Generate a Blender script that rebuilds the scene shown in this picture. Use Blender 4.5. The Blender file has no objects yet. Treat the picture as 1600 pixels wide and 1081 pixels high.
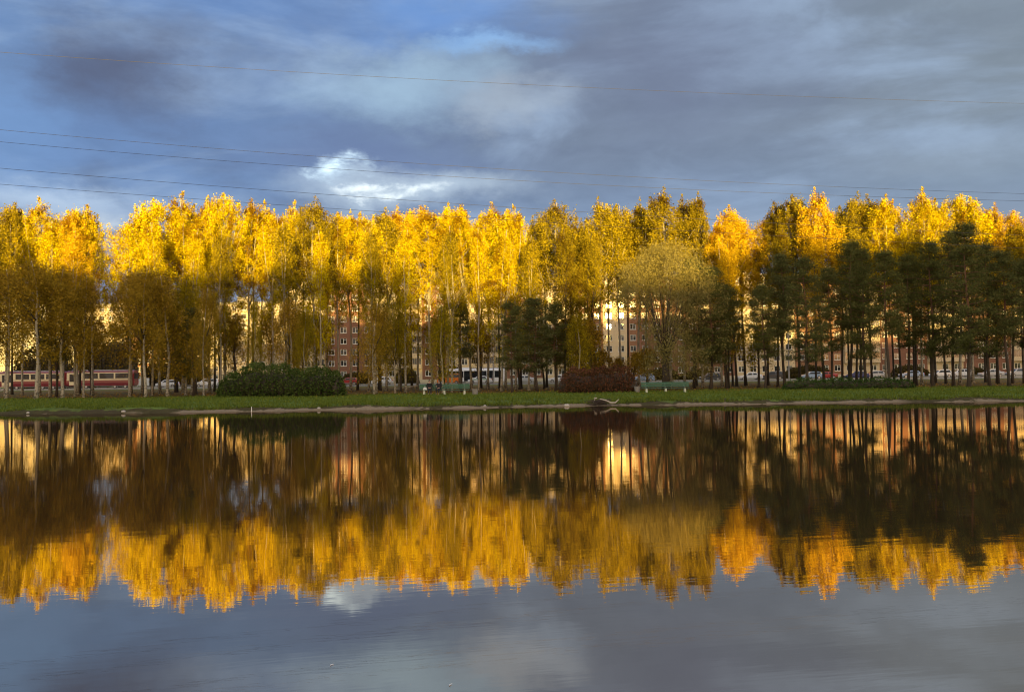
import bpy, math, random
import numpy as np
from mathutils import Vector, Matrix
rad = math.radians
random.seed(7)
S = bpy.context.scene
C = S.collection

# ------------------------------------------------------------------ camera
CAM_H = 2.15
F = 1443.0                                   # focal length in pixels of the 1600 px wide photograph
cd = bpy.data.cameras.new('camera'); cam = bpy.data.objects.new('camera', cd); C.objects.link(cam)
cd.sensor_width = 36; cd.lens = F/1600*36; cd.clip_start = 0.1; cd.clip_end = 6000
CM = Matrix.Translation((0, 0, CAM_H)) @ Matrix.Rotation(rad(90+1.97), 4, 'X') @ Matrix.Rotation(rad(-0.73), 4, 'Z')
cam.matrix_world = CM
S.camera = cam
def ray(px, py):
    return (CM.to_3x3() @ Vector(((px-800)/F, (540.5-py)/F, -1))).normalized()
def P(px, py, Y):                             # point of the plane y = Y seen at that place of the photograph
    d = ray(px, py); return Vector((0, 0, CAM_H)) + d*(Y/d.y)
def X(px, Y, py=590): return P(px, py, Y).x

# ------------------------------------------------------------------ light
SUN_EL, SUN_AZ = 2.6, 6.3                    # low sun behind the camera, a little to the right
sv = Vector((math.sin(rad(SUN_AZ))*math.cos(rad(SUN_EL)), -math.cos(rad(SUN_AZ))*math.cos(rad(SUN_EL)), math.sin(rad(SUN_EL))))
sd = bpy.data.lights.new('sun', 'SUN'); so = bpy.data.objects.new('sun', sd); C.objects.link(so)
sd.energy = 5.0; sd.angle = rad(0.5); sd.color = (1.0, 0.69, 0.18)
so.rotation_euler = sv.to_track_quat('Z', 'Y').to_euler(); so.location = sv*300

S.view_settings.view_transform = 'Standard'; S.view_settings.look = 'None'
S.view_settings.gamma = 1; S.view_settings.use_curve_mapping = False
S.view_settings.exposure = 1.2
S.render.engine = 'CYCLES'; S.cycles.pixel_filter_type = 'BLACKMAN_HARRIS'; S.cycles.filter_width = 1.1
S.cycles.max_bounces = 6; S.cycles.diffuse_bounces = 2; S.cycles.glossy_bounces = 4; S.cycles.transparent_max_bounces = 4

# ------------------------------------------------------------------ node helpers
class NT:
    def __init__(s, tree): s.t = tree; s.n = tree.nodes; s.l = tree.links
    def put(s, sock, v):
        if isinstance(v, bpy.types.NodeSocket): s.l.new(v, sock)
        elif isinstance(v, (tuple, list)):
            sock.default_value = tuple(v) + ((1,) if len(v) == 3 and sock.type == 'RGBA' else ())
        else: sock.default_value = v
    def m(s, op, a, b=0.0, c=0.0, clamp=False):
        n = s.n.new('ShaderNodeMath'); n.operation = op; n.use_clamp = clamp
        for i, v in enumerate((a, b, c)): s.put(n.inputs[i], v)
        return n.outputs[0]
    def vm(s, op, a, b=(0, 0, 0)):
        n = s.n.new('ShaderNodeVectorMath'); n.operation = op
        s.put(n.inputs[0], a)
        if op == 'SCALE': s.put(n.inputs[3], b)
        elif len(n.inputs) > 1: s.put(n.inputs[1], b)
        return n.outputs['Value'] if op in ('LENGTH', 'DOT_PRODUCT') else n.outputs[0]
    def mix(s, f, a, b):
        n = s.n.new('ShaderNodeMix'); n.data_type = 'RGBA'
        s.put(n.inputs[0], f); s.put(n.inputs[6], a); s.put(n.inputs[7], b); return n.outputs[2]
    def noise(s, vec, scale=1, detail=4, rough=.5, dist=0, col=False):
        n = s.n.new('ShaderNodeTexNoise'); s.put(n.inputs['Vector'], vec)
        s.put(n.inputs['Scale'], scale); s.put(n.inputs['Detail'], detail); s.put(n.inputs['Roughness'], rough); s.put(n.inputs['Distortion'], dist)
        return n.outputs[1 if col else 0]
    def sstep(s, v, a, b, o0=0.0, o1=1.0):
        n = s.n.new('ShaderNodeMapRange'); n.interpolation_type = 'SMOOTHSTEP'
        for i, q in enumerate((v, a, b, o0, o1)): s.put(n.inputs[i], q)
        return n.outputs[0]
    def sep(s, v):
        n = s.n.new('ShaderNodeSeparateXYZ'); s.put(n.inputs[0], v); return n.outputs
    def comb(s, x=0.0, y=0.0, z=0.0):
        n = s.n.new('ShaderNodeCombineXYZ')
        for i, v in enumerate((x, y, z)): s.put(n.inputs[i], v)
        return n.outputs[0]

def new_mat(name):
    m = bpy.data.materials.new(name); m.use_nodes = True
    t = NT(m.node_tree); b = m.node_tree.nodes['Principled BSDF']
    return m, t, b
def coord(t, kind='Object'):
    return t.n.new('ShaderNodeTexCoord').outputs[kind]
def position(t): return t.n.new('ShaderNodeNewGeometry').outputs['Position']

def plain(name, col, rough=.6, metal=0, var=.18, scale=3.0, spec=.5, emit=None):
    m, t, b = new_mat(name)
    n = t.noise(coord(t), scale, 5, .6)
    t.put(b.inputs['Base Color'], t.mix(n, tuple(c*(1-var) for c in col), tuple(min(1, c*(1+var)) for c in col)))
    b.inputs['Roughness'].default_value = rough; b.inputs['Metallic'].default_value = metal
    b.inputs['Specular IOR Level'].default_value = spec
    if emit: b.inputs['Emission Color'].default_value = (*emit[0], 1); b.inputs['Emission Strength'].default_value = emit[1]
    return m

def leaf_mat(name, ca, cb, cc, trans=.3, brown=None):
    """three leaf colours, mixed leaf by leaf, clump by clump and tree by tree"""
    m = bpy.data.materials.new(name); m.use_nodes = True; t = NT(m.node_tree)
    t.n.remove(t.n['Principled BSDF']); out = t.n['Material Output']
    isl = t.n.new('ShaderNodeNewGeometry').outputs['Random Per Island']
    oi = t.n.new('ShaderNodeObjectInfo').outputs['Random']
    cl = t.noise(coord(t), .75, 3, .6)
    f = t.m('ADD', t.m('MULTIPLY', isl, .42), t.m('MULTIPLY', cl, .58))
    col = t.mix(t.sstep(f, .36, .60), ca, cb)
    col = t.mix(t.m('MULTIPLY', oi, .65), col, cc)
    if brown:                                 # withered or bare-twigged patches, also painting in dark shaded gaps of a crown
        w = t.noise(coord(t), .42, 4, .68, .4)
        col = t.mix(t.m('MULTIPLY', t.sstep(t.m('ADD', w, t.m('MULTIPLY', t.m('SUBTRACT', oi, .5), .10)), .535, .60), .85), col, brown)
    d = t.n.new('ShaderNodeBsdfDiffuse'); tr = t.n.new('ShaderNodeBsdfTranslucent'); mx = t.n.new('ShaderNodeMixShader')
    t.put(d.inputs[0], col); t.put(tr.inputs[0], col); mx.inputs[0].default_value = trans
    t.l.new(d.outputs[0], mx.inputs[1]); t.l.new(tr.outputs[0], mx.inputs[2])
    t.l.new(mx.outputs[0], out.inputs[0])
    return m

# ------------------------------------------------------------------ sky
def make_world():
    w = bpy.data.worlds.new('World'); S.world = w; w.use_nodes = True
    t = NT(w.node_tree); bg = t.n['Background']
    sky = t.n.new('ShaderNodeTexSky'); sky.sky_type = 'NISHITA'; sky.sun_disc = False
    sky.sun_elevation = rad(SUN_EL); sky.sun_rotation = math.atan2(sv.x, sv.y)
    sky.dust_density = 1.5; sky.air_density = 1.0
    g = coord(t, 'Generated'); x, y, z = t.sep(g)
    az = t.m('ARCTAN2', x, y); el = t.m('ARCSINE', z)
    wv = t.comb(t.m('MULTIPLY', az, 1.0), t.m('MULTIPLY', el, 1.8), 0)
    warp = t.vm('SUBTRACT', t.noise(wv, 7.0, 6, .62, col=True), (.5, .5, .5))
    ae = t.vm('ADD', t.comb(az, el, 0), t.vm('MULTIPLY', warp, (.20, .10, 0)))
    def blob(px, py, rx, ry, a=1.0, b=.0):    # soft-edged patch of sky at a fixed bearing and elevation
        d = ray(px, py); c = (math.atan2(d.x, d.y), math.asin(d.z), 0)
        v = t.vm('MULTIPLY', t.vm('SUBTRACT', ae, c), (F/rx, F/ry, 0))
        return t.sstep(t.vm('LENGTH', v), a, b)
    n1 = t.noise(t.comb(t.m('MULTIPLY', az, 2.2), t.m('MULTIPLY', el, 6.5), 3.1), 1.6, 6, .58, .5)
    n2 = t.noise(t.comb(t.m('MULTIPLY', az, 2.2), t.m('MULTIPLY', el, 6.0), 9.4), 4.0, 5, .55, .2)
    hor = t.sstep(el, .19, .115)
    n3 = t.noise(t.comb(t.m('MULTIPLY', az, 5), t.m('MULTIPLY', el, 13), 5.4), 3.2, 5, .6, .3)
    left = t.sstep(az, .12, -.42)             # bluer towards the left, greyer right
    low = t.sstep(el, .26, .12)
    base = t.mix(left, (.120, .155, .220), (.095, .160, .300))
    base = t.mix(t.m('MULTIPLY', t.sstep(az, .15, .55), .7), base, (.150, .185, .215))
    base = t.mix(t.m('MULTIPLY', low, .45), base, (.140, .225, .370))
    base = t.mix(t.sstep(el, .36, .60), base, (.160, .165, .230))
    base = t.mix(t.m('MULTIPLY', t.sstep(n1, .42, .68), .6), base, (.230, .310, .430))
    base = t.mix(t.m('MULTIPLY', t.m('MULTIPLY', t.sstep(n2, .56, .34), t.sstep(az, .25, -.1, .2, .8)), .45), base, (.075, .100, .165))
    base = t.vm('SCALE', base, t.sstep(n3, .25, .75, .94, 1.07))
    def add(c, f, amt, colr):
        return t.mix(t.m('MULTIPLY', f, amt), c, colr)
    c = base
    c = add(c, blob(680, 30, 300, 75), .75, (.085, .190, .430))    # clear blue gap up high
    c = add(c, blob(360, -20, 300, 110), .5, (.08, .165, .36))
    c = add(c, blob(760, 75, 170, 26), .6, (.20, .36, .60))
    c = add(c, blob(10, 150, 120, 190), .5, (.13, .24, .44))
    c = add(c, blob(170, 105, 210, 120), .95, (.068, .085, .140))    # dark cloud
    c = add(c, blob(640, 130, 230, 75), .65, (.270, .390, .500))    # pale cloud
    c = add(c, blob(800, 165, 130, 50), .6, (.270, .320, .380))
    c = add(c, blob(1050, 90, 330, 150), .55, (.100, .120, .185))
    c = add(c, blob(560, 235, 300, 60), .6, (.095, .135, .25))
    c = add(c, blob(80, 305, 240, 40), .75, (.33, .42, .54))
    c = add(c, blob(640, 292, 260, 50), .8, (.36, .44, .52))
    c = add(c, blob(1500, 260, 300, 70), .35, (.20, .25, .31))
    c = add(c, t.m('MULTIPLY', blob(540, 256, 62, 30), t.sstep(n3, .30, .62)), 1.0, (.72, .92, 1.02))      # bright breaks
    c = add(c, t.m('MULTIPLY', blob(628, 293, 92, 15), t.sstep(n3, .22, .56)), 1.0, (.82, .90, .90))
    c = add(c, hor, .85, (.175, .205, .255))
    c = add(c, blob(180, 340, 70, 30), .7, (.40, .46, .52))
    # sky values above are for exposure 0 in the picture; divide by the exposure and the 0.1 strength
    c = t.vm('SCALE', c, 16.5*2**(-S.view_settings.exposure))
    c = t.vm('SCALE', c, t.sstep(el, .55, 1.0, 1.0, 1.7))      # thinner, brighter cloud overhead
    back = t.sstep(y, .05, -.45)              # towards the low sun the cloud opens up
    opened = t.vm('ADD', t.vm('SCALE', sky.outputs[0], 1.0), (4.1, 3.4, 2.6))
    c = t.mix(t.m('MULTIPLY', back, .8), c, opened)
    t.put(bg.inputs[0], c); bg.inputs[1].default_value = 0.1
make_world()

# ------------------------------------------------------------------ mesh helpers
class MB:
    """collects shapes and links them as ONE mesh object"""
    def __init__(s): s.v = []; s.f = []; s.mi = []
    def add(s, vs, fs, mi=0):
        b = len(s.v); s.v.extend([tuple(q) for q in vs])
        for f in fs: s.f.append(tuple(i+b for i in f)); s.mi.append(mi)
        return s
    def box(s, x0, x1, y0, y1, z0, z1, mi=0, rot=None, piv=(0, 0, 0)):
        vs = [Vector((x, y, z)) for z in (z0, z1) for x, y in ((x0, y0), (x1, y0), (x1, y1), (x0, y1))]
        if rot is not None:
            p = Vector(piv); vs = [rot @ (q-p) + p for q in vs]
        return s.add(vs, [(3, 2, 1, 0), (4, 5, 6, 7), (0, 1, 5, 4), (1, 2, 6, 5), (2, 3, 7, 6), (3, 0, 4, 7)], mi)
    def tube(s, pts, rs, n=8, mi=0, cap=True):
        pts = [Vector(p) for p in pts]
        if not hasattr(rs, '__len__'): rs = [rs]*len(pts)
        vs = []; up = None
        for i, p in enumerate(pts):
            d = (pts[min(i+1, len(pts)-1)] - pts[max(i-1, 0)]).normalized()
            if up is None: up = d.orthogonal().normalized()
            a = (up - d*up.dot(d)).normalized(); up = a; b = d.cross(a)
            for k in range(n):
                t = 2*math.pi*k/n; vs.append(p + (a*math.cos(t)+b*math.sin(t))*rs[i])
        fs = [(i*n+k, i*n+(k+1) % n, (i+1)*n+(k+1) % n, (i+1)*n+k) for i in range(len(pts)-1) for k in range(n)]
        if cap: fs += [tuple(range(n))[::-1], tuple(range((len(pts)-1)*n, len(pts)*n))]
        return s.add(vs, fs, mi)
    def rings(s, rings, mi=0, cap=True):
        n = len(rings[0]); vs = [p for r in rings for p in r]
        fs = [(i*n+k, i*n+(k+1) % n, (i+1)*n+(k+1) % n, (i+1)*n+k) for i in range(len(rings)-1) for k in range(n)]
        if cap: fs += [tuple(range(n))[::-1], tuple(range((len(rings)-1)*n, len(rings)*n))]
        return s.add(vs, fs, mi)
    def ell(s, c, r, mi=0, nu=12, nv=8, wob=0, rng=random):
        rs = []
        for j in range(1, nv):
            th = math.pi*j/nv; ring = []
            for i in range(nu):
                ph = 2*math.pi*i/nu; q = 1+wob*(rng.random()-.5)
                ring.append((c[0]+r[0]*q*math.sin(th)*math.cos(ph), c[1]+r[1]*q*math.sin(th)*math.sin(ph), c[2]-r[2]*q*math.cos(th)))
            rs.append(ring)
        return s.rings(rs, mi)
    def build(s, name, mats, parent=None, smooth=False, bevel=0):
        me = bpy.data.meshes.new(name); me.from_pydata(s.v, [], s.f)
        for m in (mats if isinstance(mats, (list, tuple)) else [mats]): me.materials.append(m)
        me.polygons.foreach_set('material_index', s.mi)
        if smooth: me.polygons.foreach_set('use_smooth', [True]*len(me.polygons))
        me.update()
        o = bpy.data.objects.new(name, me); C.objects.link(o)
        if parent: o.parent = parent
        if bevel:
            b = o.modifiers.new('bevel', 'BEVEL'); b.width = bevel; b.segments = 2; b.limit_method = 'ANGLE'
        return o
def tag(o, label, cat, group=None, kind=None):
    if label: o['label'] = label
    if cat: o['category'] = cat
    if group: o['group'] = group
    if kind: o['kind'] = kind
    return o
def thing(name, label, cat, loc=(0, 0, 0), rz=0, group=None):
    o = bpy.data.objects.new(name, None); C.objects.link(o)
    o.location = loc; o.rotation_euler = (0, 0, rz); o.empty_display_size = .3
    return tag(o, label, cat, group)
def structure(o): o['kind'] = 'structure'; return o
KIDS = {}
def copy_tree(o, parent=None):
    c = o.copy(); C.objects.link(c); c.parent = parent
    for ch in list(o.children): copy_tree(ch, c)
    return c

# ------------------------------------------------------------------ materials
M = {}
M['bark_birch'] = None
def bark_birch():
    m, t, b = new_mat('birch_bark'); p = coord(t); x, y, z = t.sep(p)
    n = t.noise(t.comb(t.m('MULTIPLY', x, 3), t.m('MULTIPLY', y, 3), t.m('MULTIPLY', z, 5.5)), 1.6, 4, .7)
    low = t.sstep(z, 3.0, 0.0, 0, .10)
    f = t.sstep(t.m('ADD', n, low), .60, .66)
    col = t.mix(f, (.47, .41, .31), (.045, .036, .03))
    t.put(b.inputs['Base Color'], col); b.inputs['Roughness'].default_value = .75
    return m
M['bark_birch'] = bark_birch()
def bark_pine():
    m, t, b = new_mat('pine_bark'); p = coord(t); x, y, z = t.sep(p)
    n = t.noise(t.comb(t.m('MULTIPLY', x, 5), t.m('MULTIPLY', y, 5), t.m('MULTIPLY', z, 1.5)), 2.5, 5, .7)
    lo = t.mix(n, (.035, .026, .02), (.11, .08, .055)); hi = t.mix(n, (.12, .055, .03), (.26, .13, .07))
    t.put(b.inputs['Base Color'], t.mix(t.sstep(z, 3.5, 8.5), lo, hi)); b.inputs['Roughness'].default_value = .9
    return m
M['bark_pine'] = bark_pine()
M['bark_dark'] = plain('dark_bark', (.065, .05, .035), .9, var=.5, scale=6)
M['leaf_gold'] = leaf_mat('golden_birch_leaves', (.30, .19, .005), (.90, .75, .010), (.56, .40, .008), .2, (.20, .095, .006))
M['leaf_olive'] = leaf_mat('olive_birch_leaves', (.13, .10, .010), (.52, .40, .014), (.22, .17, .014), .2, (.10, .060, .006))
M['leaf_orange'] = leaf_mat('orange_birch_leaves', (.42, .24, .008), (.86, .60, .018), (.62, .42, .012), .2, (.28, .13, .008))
M['leaf_shaded_brown'] = leaf_mat('shaded_brown_birch_leaves', (.17, .105, .016), (.56, .36, .034), (.32, .22, .024), .25)  # birch leaf colour darkened and browned: shade of the low rows put in
M['leaf_willow'] = leaf_mat('grey_willow_leaves', (.19, .165, .055), (.34, .285, .090), (.27, .225, .07), .2)
M['needle'] = leaf_mat('pine_needles', (.065, .075, .026), (.16, .165, .058), (.11, .115, .03), .1)
M['leaf_hedge'] = leaf_mat('hedge_leaves', (.040, .065, .016), (.115, .165, .040), (.07, .10, .025), .15)
M['leaf_lowhedge'] = leaf_mat('low_hedge_leaves', (.035, .07, .018), (.08, .14, .035), (.05, .09, .02), .12)
M['leaf_red'] = leaf_mat('red_shrub_leaves', (.080, .045, .022), (.200, .075, .050), (.11, .07, .025), .12)
M['leaf_shrub'] = leaf_mat('brown_green_shrub_leaves', (.05, .05, .018), (.11, .085, .03), (.07, .05, .02), .1)
M['bench_green'] = plain('bench_green_paint', (.045, .15, .095), .5)
M['bench_leg'] = plain('bench_white_concrete', (.62, .62, .50), .8)
M['concrete'] = plain('grey_concrete', (.30, .27, .25), .9, var=.25)
M['metal_grey'] = plain('grey_metal', (.32, .33, .34), .45, .6)
M['white_paint'] = plain('white_paint', (.78, .77, .74), .35, var=.05)
M['black'] = plain('black_rubber', (.02, .02, .02), .8)
M['asphalt'] = plain('asphalt', (.055, .053, .052), .9, var=.3)
M['kerb'] = plain('kerb_stone', (.33, .32, .30), .85)
M['log'] = plain('bleached_wood', (.46, .40, .32), .8, var=.3, scale=6)
M['twig'] = plain('dark_twigs', (.06, .04, .028), .9, var=.4)
M['stone'] = plain('pale_stone', (.50, .46, .40), .85, var=.25, scale=8)
M['wire'] = plain('cable_grey', (.06, .06, .065), .6)
M['brick'] = plain('red_brown_brick', (.20, .095, .062), .85, var=.22, scale=1.2)
M['orange_brick'] = plain('orange_brick', (.26, .13, .075), .85, var=.2, scale=1.2)
M['cream'] = plain('cream_panel', (.56, .45, .30), .8, var=.12, scale=1.5)
M['grey_panel'] = plain('grey_panel', (.46, .41, .31), .85, var=.12, scale=1.5)
M['frame'] = plain('white_window_frame', (.75, .74, .70), .5, var=.06)
M['roofing'] = plain('roofing_felt', (.08, .08, .08), .9)
def glass(name, col, rough, coat=.0):
    m, t, b = new_mat(name)
    n = t.noise(position(t), .45, 2, .5)
    t.put(b.inputs['Base Color'], t.mix(t.sstep(n, .45, .6), col, tuple(min(.5, c*3+(.03 if 'window' in name else 0)) for c in col)))
    b.inputs['Roughness'].default_value = rough; b.inputs['IOR'].default_value = 1.9 if 'window' in name else 1.4
    return m
M['pane'] = glass('window_glass', (.03, .03, .032), .036)
M['pane_car'] = glass('vehicle_glass', (.015, .017, .02), .08)

# ------------------------------------------------------------------ ground
def shore_y(x):                               # far water's edge
    return 66.5 + .035*x + .9*math.sin(x*.11+.6) + .5*math.sin(x*.31) + .22*math.sin(x*.93+1.3)
def pond(x, y):                               # signed distance-like: >0 on land
    far = y - shore_y(x) - max(0, abs(x)-75)**2*.006*-1*0
    near = 2.2 + .4*math.sin(x*.2) - y
    side = abs(x) - 120 + .12*(y-40)
    k = max(far, near, side)
    return k
def prof(t, x=0, y=0):
    pts = [(-12, -1.6), (-3, -.5), (0, 0), (1.1, .12), (2.0, .26), (4.0, .42), (9, .54), (20, .62), (40, .72), (95, 1.05), (400, 1.2), (5000, 1.2)]
    if t <= pts[0][0]: return pts[0][1]
    for (a, b), (c, d) in zip(pts, pts[1:]):
        if t <= c:
            u = (t-a)/(c-a); return b+(d-b)*u
    return pts[-1][1]
def gz(x, y):
    t = pond(x, y)
    w = .55+.75*(.5+.5*math.sin(x*.23+1.1)*math.cos(x*.071))+.25*math.sin(x*.83+y*.3)
    if x < -20: w -= min(.45, (-20-x)*.06)
    z = prof(t/max(.35, w)) if 0 < t < 3 else prof(max(t, 3/max(.35, w)) if 0 < t < 9 else t)
    if 0 < t < 80: z += min(1, t/3)*(.03*math.sin(x*.35+y*.2)+.02*math.sin(x*1.1-y*.7))
    return z
def make_ground():
    xs = sorted(set([-4000, -2000, -1000, -500, -300, -220, -170] + list(np.arange(-140, -60, 4)) + list(np.arange(-60, 60, .6)) + list(np.arange(60, 141, 4)) + [170, 220, 300, 500, 1000, 2000, 4000]))
    ys = sorted(set([-3000, -1000, -500, -250, -150, -100, -60, -30] + list(np.arange(-20, -2, 3)) + list(np.arange(-2, 6, .8)) + list(np.arange(6, 54, 4)) +
                    list(np.arange(56, 84, .4)) + list(np.arange(84, 130, 1.5)) + list(np.arange(130, 260, 6)) + [300, 400, 600, 1000, 2000, 5000]))
    vs = [(x, y, gz(x, y)) for y in ys for x in xs]; n = len(xs)
    fs = [(j*n+i, j*n+i+1, (j+1)*n+i+1, (j+1)*n+i) for j in range(len(ys)-1) for i in range(n-1)]
    m, t, b = new_mat('ground_soil_and_grass')
    p = position(t); x, y, z = t.sep(p)
    n1 = t.noise(p, .22, 5, .6); n2 = t.noise(p, 1.6, 5, .7); n3 = t.noise(p, 9, 3, .7)
    grass = t.mix(t.sstep(n2, .35, .65), (.070, .118, .020), (.150, .210, .040))
    grass = t.mix(t.m('MULTIPLY', t.sstep(n1, .52, .72), .6), grass, (.105, .10, .04))
    grass = t.mix(t.sstep(n3, .66, .75, 0, .6), grass, (.30, .20, .04))          # scattered fallen leaves
    sand = t.mix(n3, (.13, .095, .055), (.42, .33, .21))
    soil = t.mix(n2, (.045, .030, .018), (.095, .062, .034))
    # sand along the water's edge, interrupted by grass; dark eroded soil above it
    zz = t.m('ADD', z, t.m('MULTIPLY', t.m('ADD', t.m('SUBTRACT', n2, .5), t.m('MULTIPLY', t.m('SUBTRACT', n1, .5), 2.0)), .24))
    bandn = t.noise(t.comb(x, t.m('MULTIPLY', y, .3), 0.0), .42, 4, .65)
    zb = t.m('SUBTRACT', zz, t.m('MULTIPLY', t.m('SUBTRACT', bandn, .47), .75))
    fsand = t.sstep(zb, .11, .07); gapn = t.noise(t.comb(x, 0.0, 0.0), .22, 3, .6)
    fsand = t.m('MULTIPLY', fsand, t.sstep(t.m('ADD', gapn, t.sstep(x, -22, -32, 0, -.20)), .36, .46))
    bn = t.noise(t.comb(x, t.m('MULTIPLY', y, .3), 7.0), .55, 4, .65)
    col = t.mix(t.sstep(t.m('SUBTRACT', zz, t.m('MULTIPLY', t.m('SUBTRACT', bn, .5), .8)), .34, .24, 0, .85), grass, soil)
    col = t.mix(fsand, col, sand)
    # leaf litter under the trees
    lit = t.mix(n3, (.085, .045, .020), (.24, .13, .045))
    edge = t.m('ADD', y, t.m('MULTIPLY', t.m('SUBTRACT', n1, .5), 10))
    col = t.mix(t.m('MULTIPLY', t.sstep(edge, 90, 93), t.sstep(n2, .62, .42, .45, 1.0)), col, lit)
    col = t.mix(t.sstep(edge, 146, 152), col, grass)
    t.put(b.inputs['Base Color'], col); b.inputs['Roughness'].default_value = .95; b.inputs['Specular IOR Level'].default_value = .1
    bp = t.n.new('ShaderNodeBump'); bp.inputs['Distance'].default_value = .12; bp.inputs['Strength'].default_value = .8
    t.put(bp.inputs['Height'], t.m('ADD', n2, t.m('MULTIPLY', n3, .5))); t.put(b.inputs['Normal'], bp.outputs[0])
    mb = MB(); mb.v = vs; mb.f = fs; mb.mi = [0]*len(fs)
    structure(mb.build('ground', m, smooth=True))
make_ground()

def make_water():
    m, t, b = new_mat('pond_water')
    p = position(t); x, y, z = t.sep(p)
    # long low swell crossing obliquely plus fine ripples
    r = t.n.new('ShaderNodeVectorRotate'); r.rotation_type = 'Z_AXIS'; t.put(r.inputs['Vector'], p); r.inputs['Angle'].default_value = rad(-12)
    a = t.noise(t.vm('MULTIPLY', r.outputs[0], (.35, 1.5, 1)), 1.0, 3, .55, .3)
    f = t.noise(t.vm('MULTIPLY', r.outputs[0], (.7, 3.8, 1)), 1.0, 3, .6)
    area = t.noise(t.vm('MULTIPLY', p, (.03, .07, 1)), 1.0, 2, .5)
    h = t.m('ADD', t.m('MULTIPLY', a, t.sstep(area, .35, .65, .10, .55)), t.m('MULTIPLY', f, t.sstep(area, .3, .7, .30, .85)))
    bp = t.n.new('ShaderNodeBump'); bp.inputs['Distance'].default_value = .0017; bp.inputs['Strength'].default_value = 1.0
    t.put(bp.inputs['Height'], h); t.put(b.inputs['Normal'], bp.outputs[0])
    b.inputs['Base Color'].default_value = (.022, .018, .012, 1); b.inputs['Roughness'].default_value = .018
    b.inputs['IOR'].default_value = 7.5; b.inputs['Specular Tint'].default_value = (1.0, .84, .69, 1)
    mb = MB(); mb.add([(-135, -1, 0), (135, -1, 0), (135, 85, 0), (-135, 85, 0)], [(0, 1, 2, 3)])
    structure(mb.build('water', m))
make_water()

# ------------------------------------------------------------------ foliage
def leaf_quads(cs, size, rng, elong=.62):
    """one small bent-less leaf spray per centre, random attitude"""
    n = len(cs)
    u = rng.normal(size=(n, 3)); u /= np.linalg.norm(u, axis=1)[:, None]
    w = rng.normal(size=(n, 3)); v = np.cross(u, w); v /= np.linalg.norm(v, axis=1)[:, None]
    s = size*(.65+.7*rng.random(n))[:, None]
    a = u*s*.5; b = v*s*.5*elong
    V = np.stack([cs-a, cs-b+a*.15, cs+a, cs+b+a*.15], axis=1).reshape(-1, 3)
    return V
def quad_mesh(name, V, mat, extra=None):
    """V: 4n verts as quads; extra: MB with solid geometry (e.g. inner twigs)"""
    n = len(V)//4
    me = bpy.data.meshes.new(name)
    me.vertices.add(len(V)); me.vertices.foreach_set('co', V.astype(np.float32).ravel())
    me.loops.add(4*n); me.loops.foreach_set('vertex_index', np.arange(4*n, dtype=np.int32))
    me.polygons.add(n); me.polygons.foreach_set('loop_start', np.arange(0, 4*n, 4, dtype=np.int32))
    me.update(calc_edges=True); me.materials.append(mat)
    return me

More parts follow.
